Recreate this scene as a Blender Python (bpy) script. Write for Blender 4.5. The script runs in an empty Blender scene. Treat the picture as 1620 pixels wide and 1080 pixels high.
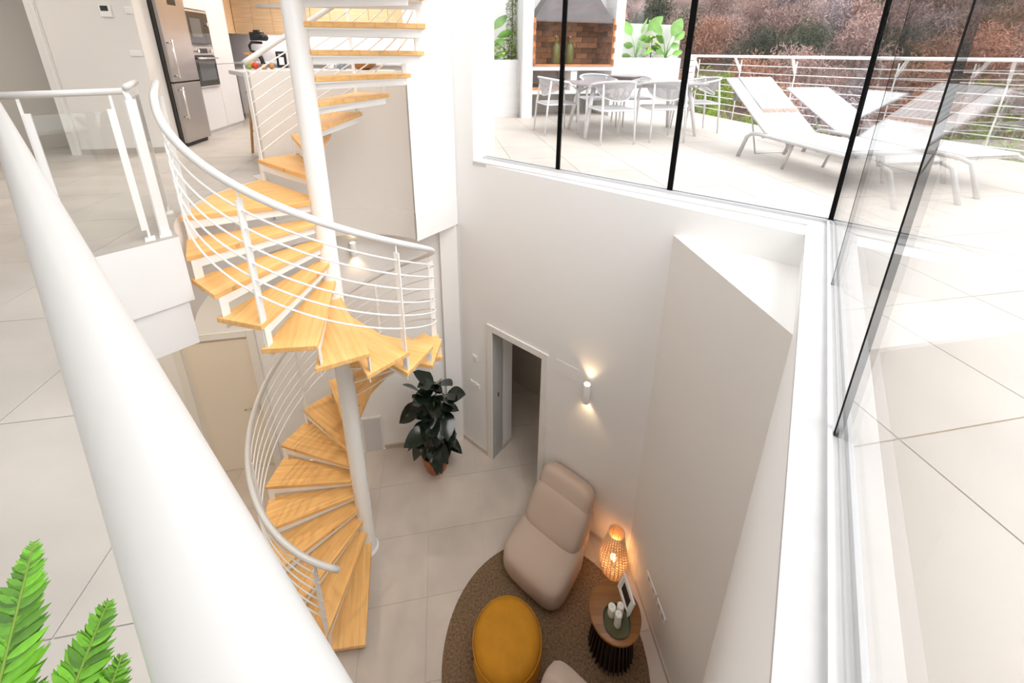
import bpy, bmesh, math, random
from mathutils import Vector, Matrix
PI = math.pi
R = math.radians
random.seed(7)
C = bpy.context.scene.collection
S = bpy.context.scene

# ------------------------------------------------------------------ camera
# eye 5.2 m above the lower floor, leaning over the gallery rail; rising-front (shifted) wide lens
EYE = Vector((0, 0, 5.2))
cam = bpy.data.objects.new('camera', bpy.data.cameras.new('camera'))
C.objects.link(cam)
cam.data.sensor_width = 36.0
cam.data.lens = 650.0 / 1620.0 * 36.0
cam.data.shift_y = -248.0 / 1620.0
cam.data.clip_start = 0.02
cam.data.clip_end = 400
cam.location = EYE
dn = Vector((788.5 - 810, 292 - 2320, -650.0)).normalized()
up = -dn
fwd = Vector((0, 0, -1)); Y = (fwd - fwd.dot(up) * up).normalized(); X = Y.cross(up)
cam.rotation_mode = 'QUATERNION'
cam.rotation_quaternion = Matrix((X, Y, up)).to_quaternion()
S.camera = cam

# ------------------------------------------------------------------ light: bright overcast sky, weak soft sun
w = bpy.data.worlds.new('sky'); S.world = w; w.use_nodes = True
bg = w.node_tree.nodes['Background']
bg.inputs[0].default_value = (0.955, 0.975, 1.0, 1)
bg.inputs[1].default_value = 1.0
sun = bpy.data.objects.new('sun', bpy.data.lights.new('sun', 'SUN'))
C.objects.link(sun)
sun.data.energy = 0.9; sun.data.angle = R(40); sun.data.color = (1, .97, .92)
sun.rotation_euler = (R(30), R(18), R(20))
S.view_settings.view_transform = 'Standard'
S.view_settings.look = 'None'
S.view_settings.gamma = 1
S.view_settings.use_curve_mapping = False
S.view_settings.exposure = 1.32
S.cycles.use_denoising = True
S.cycles.max_bounces = 10
S.cycles.diffuse_bounces = 6
S.cycles.transparent_max_bounces = 24
S.cycles.caustics_reflective = False
S.cycles.caustics_refractive = False

# ------------------------------------------------------------------ materials
def mat(name, col, rough=.6, metal=0, var=0, vscale=8, bump=0, bscale=60, rnd=0, emit=None, estr=0, spec=.5, stretch=None):
    m = bpy.data.materials.new(name); m.use_nodes = True
    nt = m.node_tree; b = nt.nodes['Principled BSDF']
    b.inputs['Base Color'].default_value = (*col, 1)
    b.inputs['Roughness'].default_value = rough
    b.inputs['Metallic'].default_value = metal
    b.inputs['Specular IOR Level'].default_value = spec
    if emit:
        b.inputs['Emission Color'].default_value = (*emit, 1); b.inputs['Emission Strength'].default_value = estr
    tc = nt.nodes.new('ShaderNodeTexCoord'); src = tc.outputs['Object']
    if stretch:
        mp = nt.nodes.new('ShaderNodeMapping'); mp.inputs['Scale'].default_value = stretch
        nt.links.new(src, mp.inputs[0]); src = mp.outputs[0]
    val = None
    if var:
        n = nt.nodes.new('ShaderNodeTexNoise'); n.inputs['Scale'].default_value = vscale; n.inputs['Detail'].default_value = 6
        nt.links.new(src, n.inputs['Vector'])
        mr = nt.nodes.new('ShaderNodeMapRange'); mr.inputs[1].default_value = .3; mr.inputs[2].default_value = .7
        mr.inputs[3].default_value = 1 - var; mr.inputs[4].default_value = 1 + var
        nt.links.new(n.outputs['Fac'], mr.inputs[0]); val = mr.outputs[0]
    if rnd:
        oi = nt.nodes.new('ShaderNodeObjectInfo')
        mr = nt.nodes.new('ShaderNodeMapRange'); mr.inputs[3].default_value = 1 - rnd; mr.inputs[4].default_value = 1 + rnd
        nt.links.new(oi.outputs['Random'], mr.inputs[0])
        if val is None: val = mr.outputs[0]
        else:
            mu = nt.nodes.new('ShaderNodeMath'); mu.operation = 'MULTIPLY'
            nt.links.new(val, mu.inputs[0]); nt.links.new(mr.outputs[0], mu.inputs[1]); val = mu.outputs[0]
    if val is not None:
        mx = nt.nodes.new('ShaderNodeVectorMath'); mx.operation = 'SCALE'; mx.inputs[0].default_value = col
        nt.links.new(val, mx.inputs['Scale']); nt.links.new(mx.outputs[0], b.inputs['Base Color'])
    if bump:
        n2 = nt.nodes.new('ShaderNodeTexNoise'); n2.inputs['Scale'].default_value = bscale; n2.inputs['Detail'].default_value = 4
        nt.links.new(src, n2.inputs['Vector'])
        bp = nt.nodes.new('ShaderNodeBump'); bp.inputs['Strength'].default_value = bump; bp.inputs['Distance'].default_value = .01
        nt.links.new(n2.outputs['Fac'], bp.inputs['Height']); nt.links.new(bp.outputs[0], b.inputs['Normal'])
    return m

def wood(name, c1, c2, c3, stave=.045, length=.4, along='x', rough=.4):
    """glued staves running along one local axis, with grain"""
    m = bpy.data.materials.new(name); m.use_nodes = True
    nt = m.node_tree; b = nt.nodes['Principled BSDF']; L = nt.links.new
    b.inputs['Roughness'].default_value = rough
    tc = nt.nodes.new('ShaderNodeTexCoord'); oi = nt.nodes.new('ShaderNodeObjectInfo')
    ad = nt.nodes.new('ShaderNodeVectorMath'); ad.operation = 'ADD'
    sc = nt.nodes.new('ShaderNodeVectorMath'); sc.operation = 'SCALE'; sc.inputs[0].default_value = (1.7, 2.3, 0)
    L(oi.outputs['Random'], sc.inputs['Scale']); L(tc.outputs['Object'], ad.inputs[0]); L(sc.outputs[0], ad.inputs[1])
    mp = nt.nodes.new('ShaderNodeMapping')
    if along == 'y': mp.inputs['Rotation'].default_value = (0, 0, PI / 2)
    if along == 'xz': mp.inputs['Rotation'].default_value = (PI / 2, 0, 0)
    L(ad.outputs[0], mp.inputs[0])
    br = nt.nodes.new('ShaderNodeTexBrick')
    br.inputs['Color1'].default_value = (*c1, 1); br.inputs['Color2'].default_value = (*c2, 1); br.inputs['Mortar'].default_value = (*c3, 1)
    br.inputs['Scale'].default_value = 1; br.inputs['Mortar Size'].default_value = 0.0006
    br.inputs['Brick Width'].default_value = length; br.inputs['Row Height'].default_value = stave
    L(mp.outputs[0], br.inputs['Vector'])
    ms = nt.nodes.new('ShaderNodeMapping'); ms.inputs['Scale'].default_value = (2.5, 40, 40); L(mp.outputs[0], ms.inputs[0])
    n = nt.nodes.new('ShaderNodeTexNoise'); n.inputs['Scale'].default_value = 1; n.inputs['Detail'].default_value = 5; L(ms.outputs[0], n.inputs['Vector'])
    mr = nt.nodes.new('ShaderNodeMapRange'); mr.inputs[1].default_value = .3; mr.inputs[2].default_value = .7; mr.inputs[3].default_value = .86; mr.inputs[4].default_value = 1.1
    L(n.outputs['Fac'], mr.inputs[0])
    s2 = nt.nodes.new('ShaderNodeVectorMath'); s2.operation = 'SCALE'; L(br.outputs['Color'], s2.inputs[0]); L(mr.outputs[0], s2.inputs['Scale'])
    L(s2.outputs[0], b.inputs['Base Color'])
    return m

def glass_mat(name, tint=(1, 1, 1), base=.035):
    m = bpy.data.materials.new(name); m.use_nodes = True
    nt = m.node_tree; nt.nodes.clear(); L = nt.links.new
    out = nt.nodes.new('ShaderNodeOutputMaterial'); mix = nt.nodes.new('ShaderNodeMixShader')
    tr = nt.nodes.new('ShaderNodeBsdfTransparent'); tr.inputs[0].default_value = (*tint, 1)
    gl = nt.nodes.new('ShaderNodeBsdfGlossy'); gl.inputs['Roughness'].default_value = 0
    lw = nt.nodes.new('ShaderNodeLayerWeight'); lw.inputs[0].default_value = .5
    po = nt.nodes.new('ShaderNodeMath'); po.operation = 'POWER'; po.inputs[1].default_value = 5
    ma = nt.nodes.new('ShaderNodeMath'); ma.operation = 'MULTIPLY_ADD'; ma.inputs[1].default_value = 1 - base; ma.inputs[2].default_value = base
    L(lw.outputs['Facing'], po.inputs[0]); L(po.outputs[0], ma.inputs[0]); L(ma.outputs[0], mix.inputs[0])
    L(tr.outputs[0], mix.inputs[1]); L(gl.outputs[0], mix.inputs[2]); L(mix.outputs[0], out.inputs[0])
    return m

M = {}
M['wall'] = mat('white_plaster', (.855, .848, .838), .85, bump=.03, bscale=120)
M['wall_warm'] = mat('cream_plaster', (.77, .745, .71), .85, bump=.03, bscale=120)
M['fascia'] = mat('slab_edge_plaster', (.85, .845, .838), .85)
M['trim'] = mat('white_lacquer', (.80, .785, .75), .45)
M['metal'] = mat('white_powder_coat', (.86, .855, .84), .3)
M['winframe'] = mat('window_frame_paint', (.62, .62, .63), .35)
M['rail'] = mat('white_rail_paint', (.66, .65, .63), .35)
M['grout'] = mat('grout', (.50, .46, .42), .9)
M['tile'] = mat('grey_stone_tile', (.57, .50, .44), .38, var=.10, vscale=2.2, rnd=.03, bump=.02, bscale=30)
M['tile_up'] = mat('pale_stone_tile', (.485, .447, .405), .35, var=.09, vscale=2.0, rnd=.03, bump=.02, bscale=30, stretch=(1, 2.2, 1))
M['tile_out'] = mat('cream_terrace_tile', (.525, .48, .435), .55, var=.05, vscale=3, rnd=.03)
M['grout_out'] = mat('terrace_grout', (.42, .33, .20), .9)
M['sill'] = mat('white_marble', (.56, .55, .545), .35, var=.04, vscale=14)
M['tread'] = wood('oak_tread', (.88, .525, .205), (.82, .46, .16), (.66, .36, .115))
M['glass'] = glass_mat('clear_glazing')
M['glass_low'] = glass_mat('rail_glass', (.975, .985, .98))
M['joint'] = mat('black_glazing_joint', (.003, .003, .003), .9, spec=.1)
M['steel'] = mat('brushed_steel', (.42, .39, .375), .3, metal=.85, var=.04, vscale=3)
M['steel_dark'] = mat('dark_grey_side', (.06, .055, .05), .5)
M['handle'] = mat('chrome_handle', (.75, .73, .70), .2, metal=.9)
M['black'] = mat('black_plastic', (.008, .008, .009), .4)
M['blackglass'] = mat('black_oven_glass', (.035, .032, .03), .06)
M['ovenpane'] = mat('oven_window', (.10, .105, .11), .08)
M['lacq'] = mat('white_cabinet', (.62, .615, .63), .3)
M['kwood'] = wood('pale_oak_front', (.72, .50, .30), (.70, .48, .285), (.66, .45, .26), stave=.22, length=3, along='xz', rough=.5)
M['splash'] = mat('white_splashback', (.58, .565, .60), .4)
M['stoolwood'] = mat('stool_wood', (.58, .32, .13), .5, var=.1, vscale=10)
M['dark_door'] = mat('taupe_door', (.58, .55, .50), .55)
M['cream_door'] = mat('cream_door', (.80, .73, .62), .5)
M['plate'] = mat('white_switch_plastic', (.85, .84, .82), .35)
M['screen'] = mat('dark_lcd', (.02, .03, .015), .2)
M['rug'] = mat('brown_rug_pile', (.235, .15, .085), .95, var=.42, vscale=55, bump=.9, bscale=240)
M['chair'] = mat('beige_fabric', (.53, .415, .34), .9, bump=.08, bscale=400, var=.02, vscale=6)
M['pouf'] = mat('mustard_velvet', (.53, .23, .006), .8, var=.10, vscale=9, bump=.08, bscale=250)
M['tabletop'] = wood('table_wood', (.33, .135, .035), (.21, .08, .02), (.12, .045, .012), stave=.055, length=2, rough=.35)
M['slat'] = mat('dark_slat', (.045, .022, .014), .5, var=.2, vscale=20)
M['tray'] = mat('olive_dish', (.075, .072, .025), .35, var=.3, vscale=9)
M['candle'] = mat('ivory_candle', (.86, .83, .76), .5)
M['photo'] = mat('dark_photo_print', (.02, .017, .014), .3, var=.6, vscale=30)
M['rattan'] = mat('rattan', (.80, .58, .35), .6)
M['bulb'] = mat('lamp_bulb', (1, .8, .5), .3, emit=(1, .66, .3), estr=9)
M['ledglow'] = mat('sconce_led', (1, .9, .8), .3, emit=(1, .74, .42), estr=2.2)
M['brass'] = mat('gold_inside', (.85, .55, .2), .3, metal=.6)
M['leafdark'] = mat('rubber_leaf', (.012, .020, .013), .22, var=.4, vscale=12, rnd=.35)
M['stem'] = mat('brown_stem', (.12, .07, .04), .7)
M['terracotta'] = mat('terracotta', (.42, .125, .035), .6, var=.12, vscale=8)
M['soil'] = mat('soil', (.05, .035, .025), .95)
M['fern'] = mat('fern_leaf', (.11, .31, .012), .5, rnd=.55, var=.25, vscale=30)
M['fernstem'] = mat('fern_stem', (.20, .34, .04), .6)
M['leaf'] = mat('bright_leaf', (.16, .36, .055), .45, rnd=.3, var=.2, vscale=8)
M['leaf2'] = mat('yellow_green_leaf', (.34, .46, .07), .5, rnd=.3)
M['cypress'] = mat('climber_leaf', (.15, .22, .05), .6, rnd=.2, var=.3, vscale=20)
M['bushgreen'] = mat('bush_leaf', (.20, .30, .03), .7, var=.5, vscale=7)
M['white_out'] = mat('terrace_white_render', (.74, .735, .73), .8)
M['concrete'] = mat('grey_concrete', (.50, .48, .46), .8, var=.08, vscale=6)
M['hood'] = mat('grey_metal_hood', (.115, .10, .105), .5, var=.12, vscale=3)
M['brick'] = mat('fire_brick', (.36, .17, .085), .85, var=.25, vscale=14, rnd=.45)
M['brickedge'] = mat('orange_brick_edge', (.68, .25, .085), .8, var=.15, vscale=12, rnd=.15)
M['mortar'] = mat('dark_mortar', (.10, .065, .05), .9)
M['bottle'] = mat('olive_bottle_glass', (.16, .15, .045), .08)
M['chairwhite'] = mat('white_outdoor_metal', (.74, .735, .74), .4)
M['rope'] = mat('grey_rope', (.40, .385, .395), .8)
M['tabletop_out'] = mat('grey_ceramic_top', (.33, .295, .31), .25, var=.05, vscale=6)
M['bowl'] = mat('taupe_bowl', (.25, .20, .19), .4)
M['sling'] = mat('white_sling', (.70, .70, .705), .75)
M['loungeframe'] = mat('pale_grey_metal', (.54, .53, .52), .4)
M['fringe'] = mat('brown_fringe', (.50, .36, .31), .9)
M['olivebowl'] = mat('olive_wood_bowl', (.50, .21, .05), .4, var=.2, vscale=10)
M['red'] = mat('red_pepper', (.62, .06, .02), .4)
M['orange'] = mat('orange_fruit', (.80, .33, .06), .45)
M['greenfruit'] = mat('green_fruit', (.22, .38, .05), .45)
M['cupblue'] = mat('grey_blue_cup', (.25, .29, .36), .4)
M['cupwhite'] = mat('white_cup', (.85, .84, .86), .3)
M['dirt'] = mat('hillside_soil', (.13, .085, .07), .95, var=.5, vscale=.5)
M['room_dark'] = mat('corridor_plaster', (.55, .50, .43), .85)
# towel: woven pale stripes
def stripes(name, c1, c2, scale):
    m = bpy.data.materials.new(name); m.use_nodes = True
    nt = m.node_tree; b = nt.nodes['Principled BSDF']; b.inputs['Roughness'].default_value = .9
    tc = nt.nodes.new('ShaderNodeTexCoord'); wv = nt.nodes.new('ShaderNodeTexWave'); wv.inputs['Scale'].default_value = scale
    rp = nt.nodes.new('ShaderNodeValToRGB'); rp.color_ramp.elements[0].color = (*c1, 1); rp.color_ramp.elements[1].color = (*c2, 1)
    rp.color_ramp.elements[0].position = .4; rp.color_ramp.elements[1].position = .6
    nt.links.new(tc.outputs['Object'], wv.inputs['Vector']); nt.links.new(wv.outputs['Fac'], rp.inputs[0]); nt.links.new(rp.outputs[0], b.inputs['Base Color'])
    return m
M['towel'] = stripes('striped_towel', (.36, .355, .36), (.47, .47, .47), 5.2)
for nm, cc in (('tree_rust', (.44, .235, .165)), ('tree_grey', (.31, .25, .26)), ('tree_green', (.06, .075, .045)), ('tree_brown', (.34, .225, .20))):
    M[nm] = mat(nm, cc, .9, var=.35, vscale=1.2, rnd=.35)

# ------------------------------------------------------------------ mesh builder
class MB:
    def __init__(s): s.v = []; s.f = []
    def add(s, vs, fs):
        o = len(s.v); s.v += [tuple(p) for p in vs]; s.f += [tuple(i + o for i in f) for f in fs]; return s
    def box(s, c, d, rz=0):
        cx, cy, cz = c; hx, hy, hz = d[0] / 2, d[1] / 2, d[2] / 2; ca, sa = math.cos(rz), math.sin(rz)
        vs = []
        for z in (-hz, hz):
            for x, y in ((-hx, -hy), (hx, -hy), (hx, hy), (-hx, hy)):
                vs.append((cx + x * ca - y * sa, cy + x * sa + y * ca, cz + z))
        return s.add(vs, [(3, 2, 1, 0), (4, 5, 6, 7), (0, 1, 5, 4), (1, 2, 6, 5), (2, 3, 7, 6), (3, 0, 4, 7)])
    def bar(s, a, b, wd, th, side=None):
        """rectangular bar a->b; wd along 'side', th across"""
        a = Vector(a); b = Vector(b); d = (b - a).normalized()
        sd = Vector(side) if side else d.cross(Vector((0, 0, 1)))
        if sd.length < 1e-4: sd = Vector((1, 0, 0))
        sd = (sd - sd.dot(d) * d).normalized(); n = d.cross(sd)
        vs = []
        for p in (a, b):
            for i, j in ((-1, -1), (1, -1), (1, 1), (-1, 1)): vs.append(p + sd * wd / 2 * i + n * th / 2 * j)
        return s.add(vs, [(3, 2, 1, 0), (4, 5, 6, 7), (0, 1, 5, 4), (1, 2, 6, 5), (2, 3, 7, 6), (3, 0, 4, 7)])
    def prism(s, poly, z0, z1):
        n = len(poly); A = sum(poly[i][0] * poly[(i + 1) % n][1] - poly[(i + 1) % n][0] * poly[i][1] for i in range(n))
        if A < 0: poly = poly[::-1]
        vs = [(p[0], p[1], z0) for p in poly] + [(p[0], p[1], z1) for p in poly]
        return s.add(vs, [tuple(range(n - 1, -1, -1)), tuple(range(n, 2 * n))] + [(i, (i + 1) % n, (i + 1) % n + n, i + n) for i in range(n)])
    def wall(s, a, b, z0, z1, th, side=1):
        """vertical slab whose visible face runs a->b; thickness goes to the left (side=1) or right (-1) of a->b"""
        a = Vector((a[0], a[1])); b = Vector((b[0], b[1])); d = (b - a).normalized(); n = Vector((-d.y, d.x)) * side * th
        return s.prism([a, b, b + n, a + n], z0, z1)
    def tube(s, pts, r, seg=10, cap=True):
        pts = [Vector(p) for p in pts]; n = len(pts); rr = r if isinstance(r, (list, tuple)) else [r] * n
        rings = []; prev = None
        for i, p in enumerate(pts):
            d = (pts[min(i + 1, n - 1)] - pts[max(i - 1, 0)]).normalized()
            if prev is None:
                u = d.cross(Vector((0, 0, 1)));
                if u.length < 1e-3: u = d.cross(Vector((1, 0, 0)))
                u.normalize()
            else:
                u = (prev - prev.dot(d) * d).normalized()
            prev = u; vv = d.cross(u)
            rings.append([p + (u * math.cos(2 * PI * k / seg) + vv * math.sin(2 * PI * k / seg)) * rr[i] for k in range(seg)])
        vs = [q for ring in rings for q in ring]; fs = []
        for i in range(n - 1):
            for k in range(seg): fs.append((i * seg + k, i * seg + (k + 1) % seg, (i + 1) * seg + (k + 1) % seg, (i + 1) * seg + k))
        if cap: fs.append(tuple(range(seg - 1, -1, -1))); fs.append(tuple((n - 1) * seg + k for k in range(seg)))
        return s.add(vs, fs)
    def lathe(s, prof, c=(0, 0, 0), seg=32, close=False):
        n = len(prof); vs = []
        for r, z in prof:
            for k in range(seg): vs.append((c[0] + r * math.cos(2 * PI * k / seg), c[1] + r * math.sin(2 * PI * k / seg), c[2] + z))
        fs = []
        for i in range(n - 1):
            for k in range(seg): fs.append((i * seg + k, i * seg + (k + 1) % seg, (i + 1) * seg + (k + 1) % seg, (i + 1) * seg + k))
        if prof[0][0] > 1e-4: fs.append(tuple(range(seg - 1, -1, -1)))
        if prof[-1][0] > 1e-4: fs.append(tuple((n - 1) * seg + k for k in range(seg)))
        return s.add(vs, fs)
    def grid(s, rows):
        n = len(rows); m = len(rows[0]); vs = [p for r in rows for p in r]
        return s.add(vs, [(i * m + j, i * m + j + 1, (i + 1) * m + j + 1, (i + 1) * m + j) for i in range(n - 1) for j in range(m - 1)])
    def ball(s, c, r, seg=12):
        rx, ry, rz = r if isinstance(r, (tuple, list)) else (r, r, r)
        n = seg // 2; vs = []; 
        for i in range(n + 1):
            a = -PI / 2 + PI * i / n
            for k in range(seg): vs.append((c[0] + rx * math.cos(a) * math.cos(2 * PI * k / seg), c[1] + ry * math.cos(a) * math.sin(2 * PI * k / seg), c[2] + rz * math.sin(a)))
        return s.add(vs, [(i * seg + k, i * seg + (k + 1) % seg, (i + 1) * seg + (k + 1) % seg, (i + 1) * seg + k) for i in range(n) for k in range(seg)])
    def mesh(s, name, m, smooth=False, weld=True):
        me = bpy.data.meshes.new(name); me.from_pydata(s.v, [], s.f)
        if weld:
            bm = bmesh.new(); bm.from_mesh(me); bmesh.ops.remove_doubles(bm, verts=bm.verts, dist=1e-5); bm.to_mesh(me); bm.free()
        me.materials.append(M[m] if isinstance(m, str) else m)
        if smooth:
            me.polygons.foreach_set('use_smooth', [True] * len(me.polygons))
        me.update(); return me

WL = {}          # world location of every parent, for children given in world coordinates
def link(o, parent=None, world=True):
    C.objects.link(o)
    if parent is not None:
        o.parent = parent
        if world: o.location = Vector(o.location) - WL.get(parent.name, Vector((0, 0, 0)))
        WL[o.name] = WL.get(parent.name, Vector((0, 0, 0))) + o.location
    else: WL[o.name] = Vector(o.location)
    return o
def obj(name, b, m, parent=None, smooth=False, bevel=0, sub=0, auto=None, world=True, loc=(0, 0, 0)):
    me = b if isinstance(b, bpy.types.Mesh) else b.mesh(name, m, smooth or bool(auto))
    o = bpy.data.objects.new(name, me); o.location = loc
    link(o, parent, world)
    if auto:
        md = o.modifiers.new('e', 'EDGE_SPLIT'); md.split_angle = R(auto)
    if bevel:
        md = o.modifiers.new('b', 'BEVEL'); md.width = bevel; md.segments = 2; md.limit_method = 'ANGLE'
    if sub:
        md = o.modifiers.new('s', 'SUBSURF'); md.levels = sub; md.render_levels = sub
    return o
def tag(o, label, cat, group=None):
    o['label'] = label; o['category'] = cat
    if group: o['group'] = group
    return o
def thing(name, label, cat, loc=(0, 0, 0), rz=0, group=None):
    o = bpy.data.objects.new(name, None); o.location = loc; o.rotation_euler = (0, 0, rz); o.empty_display_size = .1
    link(o); return tag(o, label, cat, group)
def struct(name, b, m, parent=None, smooth=False, auto=None, bevel=0):
    o = obj(name, b, m, parent, smooth, auto=auto, bevel=bevel)
    if parent is None: o['kind'] = 'structure'
    return o
def structroot(name, loc=(0, 0, 0)):
    o = bpy.data.objects.new(name, None); o.location = loc; link(o); o['kind'] = 'structure'; return o
def dup(root, loc, rz, label=None, group=None):
    r = root.copy(); C.objects.link(r); r.location = loc; r.rotation_euler = (0, 0, rz); WL[r.name] = Vector(loc)
    if label: r['label'] = label
    if group: r['group'] = group
    for ch in list(root.children):
        c = ch.copy(); C.objects.link(c); c.parent = r
        for g in list(ch.children):
            d = g.copy(); C.objects.link(d); d.parent = c
    return r

ZU = 4.08                                   # upper floor and terrace level
COL = Vector((-1.532, 3.087))               # spiral stair axis
def onarc(r, a): return (COL.x + r * math.cos(R(a)), COL.y + r * math.sin(R(a)))
WA = Vector((-.655, 4.473)); WB = Vector((1.299, 2.967))     # back wall of the well
TD = (WB - WA).normalized(); ND = Vector((-TD.y, TD.x))      # along it, and out through it
PC0 = Vector((1.446, 1.78)); PV = Vector((.578, .816))       # parapet face of the right wall
PTOP = Vector((2.039, 2.61)); PNEAR = Vector((-1.2, -1.964))
G0 = Vector((-.36, 4.47)); G1 = Vector((2.242, 2.669)); GV = Vector((-.588, -.809))
GEND = G1 + GV * 6.2
GB = (G1 - G0).normalized()

# ------------------------------------------------------------------ tiled floors
def tiled(root, poly, z, ang, org, size, joint, m, th=.004):
    """cuts a floor polygon on a square grid; every tile is an object of its own"""
    bm = bmesh.new()
    f = bm.faces.new([bm.verts.new((p[0], p[1], 0)) for p in poly])
    if f.normal.z < 0 or True: bm.normal_update()
    if f.normal.z < 0: f.normal_flip()
    e1 = Vector((math.cos(ang), math.sin(ang), 0)); e2 = Vector((-e1.y, e1.x, 0)); o = Vector((org[0], org[1], 0))
    bmesh.ops.triangulate(bm, faces=bm.faces[:])
    for e, other in ((e1, e2), (e2, e1)):
        sz = size[0] if e is e1 else size[1]
        ds = [(Vector((p[0], p[1], 0)) - o).dot(e) for p in poly]
        for k in range(math.floor(min(ds) / sz), math.ceil(max(ds) / sz) + 1):
            for dd in (-joint / 2, joint / 2):
                bmesh.ops.bisect_plane(bm, geom=bm.verts[:] + bm.edges[:] + bm.faces[:], plane_co=o + e * (k * sz + dd), plane_no=e)
    cells = {}
    for f in bm.faces:
        c = f.calc_center_median() - o; a = c.dot(e1) / size[0]; b = c.dot(e2) / size[1]
        if min(a % 1, 1 - a % 1) * size[0] < joint / 2 or min(b % 1, 1 - b % 1) * size[1] < joint / 2: continue
        cells.setdefault((math.floor(a), math.floor(b)), []).append(f)
    for fs in cells.values():
        mb = MB()
        if sum(f.calc_area() for f in fs) < .002: continue
        edges = {}
        for f in fs:
            vs = [v.co for v in f.verts]; mb.add([(v.x, v.y, z) for v in vs], [tuple(range(len(vs)))])
            for i in range(len(vs)):
                a = tuple(round(q, 4) for q in vs[i][:2]); b = tuple(round(q, 4) for q in vs[(i + 1) % len(vs)][:2])
                if (b, a) in edges: del edges[(b, a)]
                else: edges[(a, b)] = 1
        for a, b in edges: mb.add([(a[0], a[1], z - th), (b[0], b[1], z - th), (b[0], b[1], z), (a[0], a[1], z)], [(0, 1, 2, 3)])
        obj('tile', mb, m, root)
    bm.free()
TANG = R(10)
# lower floor
LOW = [(-6.2, 3.56), (-2.95, 4.17), (-2.95, 4.03), (-.655, 4.473), (1.299, 2.967), (1.446, 1.78), (-1.3, -2.1), (-6.2, -2.1)]
fl = struct('floor', MB().prism(LOW, -.12, -.004), 'grout')
tiled(fl, LOW, 0, TANG, (.2, .4), (.6, .6), .0025, 'tile')
# corridor floor behind the doorway
DL = WA + TD * .56; DR = WA + TD * 1.27
CORR = [DL, DR, DR + ND * 3.2, DL + ND * 3.2 - TD * .02]
cf = struct('floor', MB().prism([tuple(p) for p in (DL - TD * 1.5 + ND * .01, DR + TD * 1.2, DR + TD * 1.2 + ND * 1.5, DL - TD * 1.5 + ND * 1.5)], -.12, -.004), 'grout')
tiled(cf, [tuple(p) for p in (DL, DR, DR + ND * .2, DR + TD * 1.1 + ND * .2, DR + TD * 1.1 + ND * 1.28, DL - TD * 1.28 + ND * 1.28, DL - TD * 1.28 + ND * .4, DL + ND * .4)], 0, TANG, (.2, .4), (.6, .6), .0025, 'tile')
# upper floor slab: gallery edge, stair hole, kitchen
HR = .92
hole = [onarc(HR, a) for a in range(232, 147, -6)] + [onarc(1.10, a) for a in range(146, 62, -8)]
SL0 = Vector((-2.47, 1.955)); tdir = Vector((.785, -.62)); udir = Vector((.62, .785))
UP = [(-7.4, 8.0), (-7.4, -2.6), tuple(SL0 + tdir * 6.2), tuple(SL0), ] + hole + [(-1.0, 4.4), (-1.1, 8.0)]
uf = struct('upper_floor', MB().prism(UP, 3.62, ZU - .004), 'fascia')
tiled(uf, UP, ZU, TANG, (-.907, .50), (.6, .6), .003, 'tile_up')
IN = [(-7.4, 8.0), (-7.4, -2.6), tuple(SL0 + tdir * 6.2 - udir * .03), tuple(SL0 - udir * 0 + Vector((-.035, .0)))] + [onarc(HR + .03, a) for a in range(231, 147, -6)] + [onarc(1.10, a) for a in range(146, 62, -8)] + [(-1.0, 4.4), (-1.1, 8.0)]
struct('trim_1', MB().prism(IN, 3.29, 3.62), 'fascia')
# terrace
DECK = [(3.70, 8.55), (3.98, 7.5), (4.14, 6.9), (4.55, 6.26), (4.84, 5.88), (5.3, 5.2), (5.9, 4.3), (6.9, 3.4), (8.2, 2.6), (9.6, 2.1)]
TER = [tuple(G0 - GB * .6 + Vector((.02, .03))), tuple(G1 + Vector((.03, .01))), tuple(GEND + Vector((.03, -.02)))] + [(9.6, -2.3)] + DECK[::-1] + [(3.7, 10.4), (-1.0, 10.4)]
tf = struct('terrace_floor', MB().prism(TER, 3.7, ZU - .004), 'grout_out')
tiled(tf, TER, ZU, TANG, (1.2, .97), (.6, .6), .005, 'tile_out')

# ------------------------------------------------------------------ walls of the well
TOP = 7.4
wb = MB()
d0 = .56; d1 = 1.27; n_ = TD
# lower back wall with the doorway cut out
LEN = (WB - WA).length
wb.wall(WA, WA + TD * d0, 0, ZU, .2)
wb.wall(WA + TD * d0, WA + TD * d1, 2.03, ZU, .2)
wb.wall(WA + TD * d1, WA + TD * 3.4, 0, ZU, .2)
struct('wall_back', wb, 'wall')
struct('wall_back_upper', MB().wall(WA - TD * .02, WA + TD * .30, ZU, TOP, .35), 'wall')
# chamfered low wall with its ledge, parapet wall on the right
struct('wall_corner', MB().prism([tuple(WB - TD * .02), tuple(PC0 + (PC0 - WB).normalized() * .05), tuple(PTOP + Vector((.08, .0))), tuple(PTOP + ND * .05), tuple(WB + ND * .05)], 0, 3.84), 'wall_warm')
struct('wall_right', MB().prism([tuple(PTOP + PV * .35), tuple(PNEAR), tuple(PNEAR + Vector((.3, -.21))), tuple(PTOP + PV * .35 + Vector((.3, -.21)))], 0, ZU - .012), 'wall')
# sills
sb = MB().prism([tuple(WA + TD * .30 - ND * .012), tuple(PTOP + PV * .02), tuple(G1 + Vector((.0, .0))), tuple(G0)], ZU - .03, ZU + .012)
struct('trim_2', sb, 'sill')
sroot = MB().prism([tuple(PTOP + Vector((-.012, .005))), tuple(PNEAR + Vector((-.012, .005))), tuple(GEND), tuple(G1)], ZU - .012, ZU + .012)
struct('trim_3', sroot, 'sill')
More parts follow.
